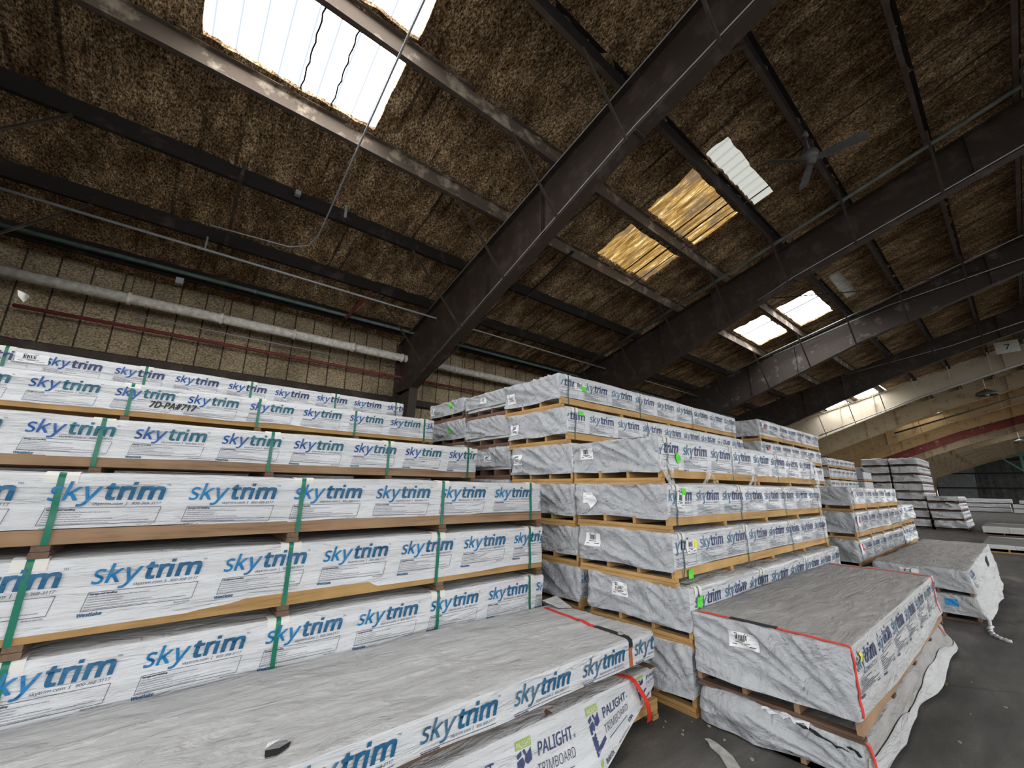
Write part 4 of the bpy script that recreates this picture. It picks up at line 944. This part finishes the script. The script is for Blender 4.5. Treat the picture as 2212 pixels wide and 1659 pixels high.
for x, y in [(3.77, 2.40), (3.76, 2.23), (3.67, 2.36), (4.00, 2.12), (3.81, 1.70), (12.87, 0.52), (11.07, 0.30), (7.14, 0.75), (6.15, 0.70), (5.42, 0.72), (3.95, 2.25), (3.70, 2.2), (3.9, 1.95), (8.8, .3), (14.5, .1), (6.6, .5)]:
    s = r.uniform(0.007, 0.018); m = MB(); a = [(s * math.cos(t) * r.uniform(.7, 1.4), s * math.sin(t) * r.uniform(.5, 1)) for t in (0, 1.2, 2.4, 3.6, 4.9)]
    m.prism(a, lambda p, q, t: (p, q, t), 0.001, 0.008)
    tag(m.build('wood_chip', 'chip', None, False, (x, y, 0), r.uniform(0, 3)), 'tiny pale wood chip scattered on the dark floor', 'wood chip', 'wood chips on the floor')

# ================================================================== the building
YW, YR, YE = 12.15, -3.0, -9.5           # left wall, ridge, open right side
XA, XB = -7.0, 131.0
def roof_z(y): return 9.72 - 0.276 * y if y > YR else 9.72 - 0.276 * YR - 0.276 * (YR - y)
floor = MB().add([(-25, -45, 0), (160, -45, 0), (160, 30, 0), (-25, 30, 0)], [(0, 1, 2, 3)]).build('floor', 'floor'); struct(floor)

# foam ceiling with skylight openings
holes = {'white': [(-0.70, 1.80, 5.00, 6.24), (-0.70, 1.80, 3.42, 4.62), (16.72, 19.36, 5.10, 6.24), (16.75, 19.40, 3.50, 4.66), (33.9, 36.6, 6.65, 8.3), (33.9, 36.6, 4.70, 6.30), (75.0, 77.6, -1.3, 0.9), (50.5, 53.0, 3.5, 6.2), (59.4, 62.0, 3.5, 6.2), (67.2, 69.8, 3.5, 6.2)],
         'amber': [(8.10, 10.44, 5.06, 6.24), (8.10, 10.44, 3.42, 4.66)], 'sheet': [(7.95, 10.55, 2.60, 3.02), (16.45, 19.1, 2.62, 2.98)]}
holes = {k: [(a, b, c + 0.05, d + 0.05) for a, b, c, d in v] for k, v in holes.items()}
allh = [h for v in holes.values() for h in v]
def ceil_part(xs, ys):
    X, Y = np.meshgrid(xs, ys, indexing='ij')
    Z = np.where(Y > YR, 10.03 - 0.276 * Y, 10.03 - 0.276 * YR - 0.276 * (YR - Y))
    n = 0.06 * (vn(X * 1.9, Y * 0.9, 3) - 0.5) + 0.045 * (vn(X * 5.3, Y * 2.6, 7) - 0.5) + 0.035 * (vn(X * 11, Y * 6, 9) - 0.5)
    jx = 0.10 * (vn(X * 4.1, Y * 4.1, 21) - 0.5); jy = 0.05 * (vn(X * 4.1, Y * 4.1, 31) - 0.5)
    edge = (X <= xs[0]) | (X >= xs[-1]); jx = np.where(edge, 0, jx); edge = (Y <= ys[0]) | (Y >= ys[-1]); jy = np.where(edge, 0, jy)
    V = np.stack([X + jx, Y + jy, Z - np.abs(n)], -1); idx = np.arange(X.size).reshape(X.shape)
    cx_ = (X[:-1, :-1] + X[1:, 1:]) / 2; cy_ = (Y[:-1, :-1] + Y[1:, 1:]) / 2; keep = np.ones(cx_.shape, bool)
    for x0, x1, y0, y1 in allh: keep &= ~((cx_ > x0) & (cx_ < x1) & (cy_ > y0) & (cy_ < y1))
    F = np.stack([idx[:-1, :-1], idx[:-1, 1:], idx[1:, 1:], idx[1:, :-1]], -1)[keep]
    V = V.reshape(-1, 3); mb_ceil.add(V, F.tolist()); mb_ceil.m[-len(F):] = [1 if V[f[0], 0] > 36.2 else 0 for f in F]
    # torn foam edge round each opening
    k = np.zeros((keep.shape[0] + 2, keep.shape[1] + 2), bool); k[1:-1, 1:-1] = keep; hole = ~keep
    E = []
    for i, j in zip(*np.nonzero(hole)):
        for di, dj, a, b in ((-1, 0, (i, j), (i, j + 1)), (1, 0, (i + 1, j), (i + 1, j + 1)), (0, -1, (i, j), (i + 1, j)), (0, 1, (i, j + 1), (i + 1, j + 1))):
            if k[i + 1 + di, j + 1 + dj]: E.append((idx[a], idx[b]))
    if E:
        E = np.array(E); Vt = np.concatenate([V[E[:, 0]], V[E[:, 1]], V[E[:, 1]] + [0, 0, 0.075], V[E[:, 0]] + [0, 0, 0.075]]); n = len(E)
        mb_ceil.add(Vt, [(i, n + i, 2 * n + i, 3 * n + i) for i in range(n)])
mb_ceil = MB()
yfine = np.arange(-3.0, 12.36, 0.115)
ceil_part(np.arange(-7.0, 24.01, 0.115), yfine); ceil_part(np.arange(24.0, 60.01, 0.24), np.arange(-3.0, 12.4, 0.22)); ceil_part(np.arange(60.0, 131.5, 0.7), np.arange(-3.0, 12.4, 0.42))
ceil_part(np.concatenate([np.arange(-7.0, 24.0, 0.6), np.arange(24, 131.5, 1.3)]), np.arange(-9.5, -2.9, 0.5))
struct(mb_ceil.build('ceiling', ['foam', 'foampale'], None, True))

def corrugated(name, x0, x1, y0, y1, mat, dz=0.055, pitch=0.18, amp=0.022):
    n = int((x1 - x0 + 0.3) / pitch * 6); xs = np.linspace(x0 - 0.15, x1 + 0.15, n)
    zz = amp * np.clip(2.2 * np.sin(2 * np.pi * xs / pitch), -1, 1)
    P = np.array([[(x, y, roof_z(y) + 0.31 + dz + z) for y in (y0 - 0.12, y1 + 0.12)] for x, z in zip(xs, zz)])
    m = MB(); m.grid(P); m.grid(P[::-1] + np.array([0, 0, 0.004])); o = m.build(name, mat); return o
wl_ = ['left panel of the near white skylight, lower bay above the tall left stacks', 'upper bay of the near white skylight at the top edge of the picture', 'lower bay of the white skylight beyond the second rafter', 'upper bay of the white skylight beyond the second rafter',
       'lower bay of the thin bright skylight beyond the fourth rafter', 'upper bay of the thin bright skylight beyond the fourth rafter', 'distant bright skylight slit near the right edge', 'white skylight mostly hidden between the distant tan rafters'] + ['daylit white roof panel tucked between the far tan rafters'] * 2
wl_[0] = 'large white daylit roof panel with dark seams, above the tall left stacks'
PAN = []
for h, lab in zip(holes['white'], wl_): PAN.append(tag(corrugated('skylight_panel', *h, 'skylight'), lab, 'skylight', 'skylights between the far rafters' if 'tucked' in lab else None))
for h, lab in zip(holes['amber'], ('lower bay of the stained amber skylight between the first two rafters', 'upper bay of the stained amber skylight between the first two rafters')): PAN.append(tag(corrugated('skylight_panel', *h, 'amber', pitch=0.15), lab, 'skylight'))
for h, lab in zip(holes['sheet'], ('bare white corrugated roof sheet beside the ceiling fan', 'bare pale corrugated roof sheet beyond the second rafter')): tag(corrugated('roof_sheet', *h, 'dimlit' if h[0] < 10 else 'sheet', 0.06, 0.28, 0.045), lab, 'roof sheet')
# dark lapped seams across the openings
def seam(p, x, w):
    h = (holes['white'] + holes['amber'])[p]; y0, y1 = h[2] - 0.08, h[3] + 0.08
    n = 14; pts = [(x + (0.012 if x < 2 else 0.002) * math.sin(i * 2.3), y0 + (y1 - y0) * i / n, roof_z(y0 + (y1 - y0) * i / n) + 0.315) for i in range(n + 1)]
    MB().tube(pts, w, 6).build('panel_seam', 'tar', PAN[p])
na = len(holes['white'])
for p, x, w in ((0, 0.62, 0.014), (0, 1.10, 0.013), (na, 9.45, 0.016), (na + 1, 9.45, 0.016), (na, 9.85, 0.02), (na + 1, 9.85, 0.02), (2, 17.6, 0.018), (3, 17.6, 0.018), (2, 17.85, 0.012), (3, 17.85, 0.012)): seam(p, x, w)

# rafters: tapered rigid frames across the hall
SP = 7.62; X1 = 5.15
bot = [(10.88, 4.83), (3.0, 7.80), (YR, 9.50), (YE, 7.5)]
topl = [(12.0, roof_z(12.0)), (YR, roof_z(YR)), (YE, roof_z(YE))]
def flange_path(mb, pts, x0, x1, th, mi=0):
    """plate following (y,z) points, hanging th below"""
    for (ya, za), (yb, zb) in zip(pts[:-1], pts[1:]):
        V = [(x, y, z + d) for x in (x0, x1) for y, z in ((ya, za), (yb, zb)) for d in (-th, 0)]
        mb.add(V, [(0, 2, 3, 1), (4, 5, 7, 6), (0, 4, 6, 2), (1, 3, 7, 5), (0, 1, 5, 4), (2, 6, 7, 3)], mi)
def make_rafter(key, lab, mats, group=None):
    web, fl, colm = mats
    t = thing('steel_rafter', lab, 'rafter', (X1, YW, 0), 0, group); o = lambda m, n, mt: m.build(n, mt, t, False, (0, -YW, 0))
    m = MB(); poly = [(12.0, 4.7), (10.95, 4.83)] + bot + topl[::-1]
    # split the web into convex pieces
    strip = [((12.0, 4.75), (12.0, roof_z(12.0))), ((10.88, 4.83), (10.88, roof_z(10.88))), ((3.0, 7.80), (3.0, roof_z(3.0))), ((YR, 9.50), (YR, roof_z(YR))), ((YE, 7.5), (YE, roof_z(YE)))]
    for a, b in zip(strip[:-1], strip[1:]):
        m.prism([a[0], b[0], b[1], a[1]], lambda y, z, x: (x, y, z), -0.006, 0.006)
    o(m, 'web', web)
    m = MB(); flange_path(m, bot, -0.13, 0.13, 0.02); m.box(-0.14, 0.14, 3.0 - 0.02, 3.0 + 0.02, 7.75, 7.80); o(m, 'bottom_flange', fl)
    m = MB(); flange_path(m, topl, -0.13, 0.13, 0.018); o(m, 'top_flange', web)
    m = MB()
    m.prism([(10.88, 4.83), (11.35, 0.0), (11.40, 0.0), (10.93, 4.83)], lambda y, z, x: (x, y, z), -0.13, 0.13)
    m.prism([(11.95, 6.4), (11.95, 0.0), (12.0, 0.0), (12.0, 6.4)], lambda y, z, x: (x, y, z), -0.13, 0.13)
    m.prism([(10.9, 4.83), (11.38, 0.0), (11.97, 0.0), (11.97, 4.83)], lambda y, z, x: (x, y, z), -0.006, 0.006)
    m.prism([(10.85, 4.81), (12.0, 4.81), (12.0, 4.85), (10.85, 4.85)], lambda y, z, x: (x, y, z), -0.13, 0.13)
    o(m, 'column', colm)
    for y in (7.2, 5.3, -0.6):
        zb = np.interp(-y, [-10.88, -3, 3], [4.83, 7.80, 9.5]); m = MB(); m.box(-0.12, 0.12, y - 0.008, y + 0.008, zb, roof_z(y) - 0.018); o(m, 'stiffener', web)
    for y in (9.93, 8.2, 6.47, 4.82, 3.2, 1.6, -0.05, -1.45):
        zb = np.interp(-y, [-10.88, -3, 3], [4.83, 7.80, 9.5])
        for s in (-1, 1):
            m = MB(); m.bar((s * 0.12, y, zb - 0.02), (s * (0.35 + 0.75 * (roof_z(y) - zb)), y, roof_z(y) - 0.01), 0.05, 0.006, up=(0, 1, 0)); m.bar((s * 0.12, y - 0.022, zb - 0.02), (s * (0.35 + 0.75 * (roof_z(y) - zb)), y - 0.022, roof_z(y) - 0.01), 0.006, 0.05, up=(0, 1, 0))
            o(m, 'flange_brace', fl)
    return t
base = make_rafter('r', 'nearest dark steel rafter sloping up through the middle of the ceiling', ('steel', 'steelgray', 'steelgray'))
D = ('steel', 'steel', 'steel')
specs = [(0, 'dark steel rafter off the left edge with brace ends showing', ('steel', 'steelgray', 'steel')),
         (2, 'second dark rafter, running from centre stacks to the right edge', ('steel', 'steelgray', 'steel')),
         (3, 'third dark rafter with a pale scuffed patch, behind the second', ('steelpatch', 'steelgray', 'steel')),
         (4, 'fourth rafter, darkest one just in front of the pale rafters', D),
         (5, 'pale cream rafter, the first of the foam dusted rafters', ('pale', 'pale', 'tanbeam')),
         (6, 'tan rafter directly beyond the pale cream one', ('tanbeam', 'tanbeam', 'tanbeam')),
         (7, 'orange tan rafter, first of two before the red one', ('orangebeam', 'pale', 'tanbeam')),
         (8, 'orange tan rafter right in front of the red one', ('orangebeam', 'tanbeam', 'tanbeam')),
         (9, 'flaking red painted rafter far down the hall', ('redbeam', 'redbeam', 'redbeam'))] + [(k, 'tan rafter beyond the flaking red one near the end wall', ('tanbeam', 'pale', 'tanbeam')) for k in range(10, 17)]
for k, lab, mats in specs:
    c = copy_tree(base); c.location.x = X1 + SP * (k - 1) - (1.15 if k == 0 else 0); c['label'] = lab
    if k >= 10: c['group'] = 'farthest tan rafters'
    for ch in c.children:
        nmz = ch.name.split('.')[0]; mt = {'web': mats[0], 'top_flange': mats[0], 'stiffener': mats[0], 'column': mats[2]}.get(nmz, mats[1])
        ck = (nmz, mt) if nmz in ('web', 'bottom_flange', 'top_flange', 'column') else None
        ch.material_slots[0].link = 'OBJECT'; ch.material_slots[0].material = MT[mt]

# purlins
pl = [(-1.45, 'purlin', 'brown roof purlin at the right edge, highest one in view'), (-0.05, 'purlin', 'brown roof purlin running down right of the ceiling fan'), (1.6, 'purlin', 'brown roof purlin that carries the ceiling fan'), (3.2, 'purlin', 'brown roof purlin beside the bare white sheet'),
      (4.82, 'purlin', 'brown roof purlin crossing the middle of the skylights'), (6.47, 'purlin', 'brown roof purlin lit by the white skylight along its lower edge'), (8.2, 'soot_shade', 'soot black roof purlin, second below the large skylight'),
      (9.93, 'soot_shade', 'soot black roof purlin, third below the large skylight'), (11.42, 'soot_shade', 'black eave purlin behind the green pipe')]
for y, mt, lab in pl:
    z = roof_z(y); m = MB()
    for i in range(23):
        xa = XA + i * 6.0; xb = min(XB, xa + 6.0)
        if xb <= xa: break
    d = 0.34 if mt == 'soot_shade' else 0.30
    m.box(XA, XB, y - 0.004, y + 0.004, z + 0.008, z + d, 1); m.box(XA, XB, y - 0.004, y + 0.085, z, z + 0.008); m.box(XA, XB, y + 0.080, y + 0.087, z, z + 0.022); m.box(XA, XB, y - 0.08, y - 0.004, z + d - 0.008, z + d, 1)
    tag(m.build('roof_purlin', [mt, 'web' if y in (4.82, 6.47) else 'soot_shade']), lab or 'brown roof purlin on the right slope, out of the picture', 'purlin', None if lab else 'purlins of the right slope')

# a torn gap in the eave lets daylight in
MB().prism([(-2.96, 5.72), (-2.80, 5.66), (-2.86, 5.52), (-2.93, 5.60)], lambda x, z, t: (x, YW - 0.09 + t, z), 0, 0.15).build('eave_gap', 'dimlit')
tag(bpy.data.objects['eave_gap'], 'tiny bright torn gap of daylight in the dark eave at far left', 'gap')
# left wall, girts, end wall
wx = np.arange(XA, 131.5, 0.5); wz = np.arange(0, 6.9, 0.3)
X, Z = np.meshgrid(wx, wz, indexing='ij'); Yw = YW + 0.05 - 0.06 * vn(X * 2.1, Z * 2.1, 5)
struct(MB().grid(np.stack([X, Yw, Z], -1)).build('wall_left', 'wallfoam', None, True))
for z, lab in ((4.60, 'dark wall girt just above the highest left bundles'), (2.4, 'dark wall girt low on the left wall behind the stacks'),):
    m = MB(); m.box(XA, 125, YW - 0.22, YW - 0.02, z - 0.10, z - 0.09); m.box(XA, 125, YW - 0.22, YW - 0.21, z - 0.10, z + 0.10); m.box(XA, 125, YW - 0.22, YW - 0.02, z + 0.09, z + 0.10); tag(m.build('wall_girt', 'steel'), lab, 'girt')
zt = lambda y: roof_z(y) + 0.1
m = MB(); ys = [YW, YR, YE]; m.add([(131, YW, 0), (131, YE, 0), (131, YE, zt(YE)), (131, YR, zt(YR)), (131, YW, zt(YW))], [(0, 1, 2, 3, 4)]); struct(m.build('wall_back', 'endwall'))
m = MB(); m.add([(130.8, 11.9, 0), (130.8, 6.4, 0), (130.8, 5.9, zt(5.9) - .3), (130.8, 11.9, zt(11.9) - 0.3)], [(0, 1, 2, 3)]); m.add([(130.9, 11.9, 0), (130.9, 6.4, 0), (130.9, 5.9, zt(5.9) - .3), (130.9, 11.9, zt(11.9) - 0.3)], [(3, 2, 1, 0)])
tag(m.build('wall_panel', 'endpanel'), 'tall grey sheet panel on the left of the dark end wall', 'wall panel')
for z, lab in ((6.05, 'upper dark rail across the end wall'), (3.1, 'lower dark rail across the end wall'), (8.6, 'highest short rail on the end wall')):
    tag(MB().box(130.4, 130.7, YE if z < 8 else -3, 11.9 if z < 8 else 5.5, z - 0.12, z + 0.12).build('wall_rail', 'tar'), lab, 'rail')
# green frame near the end wall
gt = thing('green_frame', 'green painted steel frame with diagonal brace before the end wall', 'steel frame', (115.5, 0, 0))
for n_, a, b, w in (('beam', (0, 3.7, 8.9), (0, -6.5, 8.4), 0.5), ('post', (0, -0.7, 0.0), (0, -0.7, 10.2), 0.38), ('brace', (0, 1.9, 8.55), (0, -0.6, 5.9), 0.24), ('brace', (0, -3.5, 8.4), (0, -0.8, 5.9), 0.24), ('hanger', (0, 3.6, 8.9), (0, 3.6, 9.0), 0.3)):
    MB().bar(a, b, w).build(n_, 'greensteel', gt)

# pipes and conduits
def pipe(label, pts, r_, mat, cat='pipe', name='pipe', joints=(), n=10):
    t = thing(name + '_run' if name == 'pipe' else name, label, cat, pts[0]); p0 = np.array(pts[0])
    MB().tube([tuple(np.array(p) - p0) for p in pts], r_, n).build('tube', mat, t, True)
    for j in joints:
        a = np.array(j); MB().tube([tuple(a - p0 - np.array([0.03, 0, 0])), tuple(a - p0 + np.array([0.03, 0, 0]))], r_ * 1.22, n).build('coupling', mat, t, True)
    return t
wp = pipe('thick dirty white pipe along the top of the left wall', [(-3.3, 11.55, 5.87), (64, 11.55, 5.87)], 0.115, 'whitepipe', joints=[(x, 11.55, 5.87) for x in (-1.3, 0.35, 1.95, 3.5, 5.0, 6.9, 8.7)])
for x in (-1.3, 0.35, 1.95, 3.5, 5.6, 7.3): MB().tube([(x + 3.3, 0.0, 0.0), (x + 3.3, 0.0, 0.75)], 0.008, 6).build('hanger_rod', 'steel', wp)
pipe('thin red sprinkler pipe along the left wall below the white pipe', [(-2.9, 11.85, 5.33), (64, 11.85, 5.33)], 0.04, 'redpipe', joints=[(x, 11.85, 5.33) for x in (1.4, 4.6, 7.8)])
pipe('faint pale conduit along the wall between red and white pipes', [(-1.2, 11.9, 5.63), (5.0, 11.9, 5.63)], 0.016, 'galv')
pipe('green painted pipe along the eave purlin at the left', [(-6, 11.17, 6.62), (60, 11.17, 6.62)], 0.042, 'oldpipe', joints=[(x, 11.17, 6.62) for x in (0.9, 6.0)])
gp = pipe('thin galvanised conduit hung under the third purlin below the skylight', [(-6, 9.75, 6.65), (24, 9.75, 6.65)], 0.028, 'galv', joints=[(x, 9.75, 6.65) for x in (-0.3, 2.7, 6.6)])
for x in (-0.2, 5.9): MB().tube([(x + 6, 0, 0.0), (x + 6, 0.1, 0.34)], 0.02, 8).build('drop', 'galv', gp)
pipe('thin conduit crossing under the purlins in front of the large skylight', [(1.62, y, roof_z(y) - 0.17 + 0.012 * math.sin(y * 3)) for y in np.linspace(-2.8, 8.6, 20)] + [(1.52, 8.9, 7.05), (1.2, 9.15, 7.0), (-0.2, 9.3, 6.98)], 0.017, 'galv')
pipe('long olive pipe slung under the purlins before the second rafter', [(11.95, 10.6, roof_z(10.6) - 0.22), (11.95, -2.9, roof_z(-2.9) - 0.16)], 0.05, 'olivepipe', joints=[(11.95, y, roof_z(y) - 0.21) for y in (1.6,)])
pipe('thin pale conduit along the upper edge of the nearest rafter', [(X1 - 0.16, y, roof_z(y) - 0.04) for y in (11.2, 6, 1.5, -2.9)], 0.013, 'galv')
pipe('thin pale conduit along the lower edge of the nearest rafter', [(X1 - 0.15, y, float(np.interp(-y, [-10.88, -3, 3], [4.83, 7.80, 9.5])) + 0.03) for y in (10.2, 6.5, 3.0, -2.9)], 0.012, 'galv')
pipe('thin pale conduit along the lower edge of the second rafter', [(X1 + SP - 0.15, y, float(np.interp(-y, [-10.88, -3, 3], [4.83, 7.80, 9.5])) + 0.03) for y in (4, 3.0, -2.9)], 0.014, 'galv')
pipe('bright thin conduit crossing below the white skylight beyond the second rafter', [(19.75, y, roof_z(y) - 0.12) for y in (8.0, 4.0, 0.0, -2.9)], 0.022, 'galv')
pipe('thin sag wire across the purlins in front of the amber skylight', [(9.7, 11.0, roof_z(11) - 0.05), (9.72, 1.9, roof_z(1.9) - 0.12)], 0.014, 'steel')
pipe('thin wire from the fan across the ceiling to the top right corner', [(9.35, 1.3, roof_z(1.3) - 0.1), (9.7, -2.9, roof_z(-2.9) - 0.1)], 0.014, 'steel')
pipe('slack cable crossing the bay beyond the second rafter', [(13.8, 4.9, 8.15), (17, 2.2, 8.55), (21.7, -1.5, 9.75)], 0.016, 'tar')
pipe('pale cable strung in front of the third rafter', [(19.9, 6.0, 7.85), (20.1, 2.0, 8.9), (20.2, -2.5, 9.55)], 0.018, 'galv')
pipe('pale cable strung in front of the fourth rafter', [(27.4, 5.0, 8.15), (27.6, 1.0, 8.75), (27.6, -2.5, 9.55)], 0.02, 'galv')
pipe('pale conduit along the lower edge of the pale rafter', [(35.0, 8.5, 5.8), (35.0, 3.0, 7.75), (35.0, -2.9, 9.4)], 0.035, 'galv')
pipe('dark rail along the tan rafter with the hanging lamp', [(46, 6.0, 6.75), (46, -2.9, 9.3)], 0.06, 'olivepipe')
for a, b, lab in (((7.1, 6.26, 7.93), (6.95, 8.05, 7.18), 'short dark pipe strut slanting down beside the nearest rafter'), ((3.3, 9.95, 6.95), (3.1, 11.2, 6.55), 'short dark red strut between two left purlins')):
    tag(MB().bar(a, b, 0.07, 0.05).build('strut', 'redpipe' if 'red ' in lab else 'steel'), lab, 'strut')
for x, y, lab in ((0.12, 8.05, 'perforated hanger strap on the second purlin below the skylight'), (1.95, 8.05, 'short perforated hanger strap right of the thin crossing conduit')):
    hgr = thing('hanger_strap', lab, 'hanger strap', (x, y, roof_z(y)))
    MB().box(-0.025, 0.025, -0.075, -0.065, -0.06, 0.24).build('strap_plate', 'galv' if x > 1 else 'steel', hgr)
    if x < 1: MB().bar((0, -0.03, -0.03), (0.0, 1.8, -0.55), 0.06, 0.03).build('channel_bar', 'steel', hgr)
for x, y, z, s, lab in ((13.0, 2.13, 8.41, 0.14, 'grey junction box on the lower edge of the second rafter'), (-0.55, 11.42, 6.49, 0.14, 'grey junction box under the green pipe'), (1.05, 8.10, 7.62, 0.10, 'small dark fixture box on the purlin below the skylight')):
    jb = thing('junction_box', lab, 'junction box', (x, y, z)); MB().box(-s / 2, s / 2, -s / 2, s / 2, -s / 2, s / 2).build('box', 'galv', jb); MB().box(-s * .4, s * .4, -s * .55, -s * .5, -s * .4, s * .4).build('cover', 'galv', jb)

# ceiling fan
fx_, fy_, fz_ = 9.016, 1.522, 8.60
fan = thing('ceiling_fan', 'grey three bladed ceiling fan hung from a purlin', 'ceiling fan', (fx_, fy_, fz_))
MB().lathe([(0, 0.16), (0.06, 0.16), (0.13, 0.12), (0.155, 0.05), (0.155, -0.03), (0.12, -0.08), (0.075, -0.10), (0.07, -0.15), (0.0, -0.155)], 24).build('motor', 'fan', fan, True)
MB().tube([(0, 0, 0.15), (0.03, 0.03, roof_z(fy_) - fz_ - 0.02)], 0.018, 8).build('rod', 'fan', fan, True)
MB().lathe([(0, 0), (0.07, 0.01), (0.05, 0.12), (0.02, 0.16)], 12, (0.03, 0.03, roof_z(fy_) - fz_ - 0.17)).build('canopy', 'fan', fan, True)
for k, ang in enumerate((-1.50, 0.44, 2.40)):
    m = MB(); c, s_ = math.cos(ang), math.sin(ang)
    pr_ = [(0.10, -0.05), (0.30, -0.085), (0.80, -0.095), (0.89, -0.06), (0.89, 0.05), (0.80, 0.085), (0.30, 0.075), (0.10, 0.045)]
    def fn(a, b, t): return (a * c - b * s_, a * s_ + b * c, -0.085 - b * 0.42 + t)
    m.prism(pr_, fn, 0, 0.012); m.build('blade', 'fan', fan)

# number sign
sg = thing('number_sign', 'white square hanging sign with the number 7 at the far right', 'sign', (32.0, -0.78, 9.28))
MB().box(0, 0.02, -0.40, 0.40, -0.31, 0.31).build('plate', 'sheet', sg); 
V, F = text_arr('7', 0.40, 0, 0, 0, 0.01, res=3); V -= (V.max(0) + V.min(0)) / 2
MB().add([(-0.006, -a, b) for a, b in V], F).build('numeral', 'black', sg)
for s in (-.3, .3): MB().tube([(0.01, s, 0.3), (0.01, s, roof_z(-0.8) - 9.28 + .1)], 0.01, 6).build('hanger_rod', 'steel', sg)
# bay lamps
for x, y, z, lab in ((42.0, 0.42, 8.55, 'dark dome lamp hanging under the tan rafters at right'), (75.0, -0.72, 7.8, 'small dome lamp far away above the green frame')):
    lp = thing('bay_lamp', lab, 'lamp', (x, y, z))
    MB().lathe([(0.06, 0.35), (0.12, 0.30), (0.50, 0.12), (0.55, -0.08), (0.53, -0.1), (0.45, 0.1), (0.05, 0.26)], 24).build('shade', 'fan', lp, True)
    MB().tube([(0, 0, 0.3), (0, 0, roof_z(y) - z)], 0.03, 8).build('rod', 'whitepipe', lp); MB().lathe([(0, -0.12), (0.1, -0.1), (0.12, 0.02), (0.06, 0.2)], 14).build('bulb', 'sheet', lp, True)
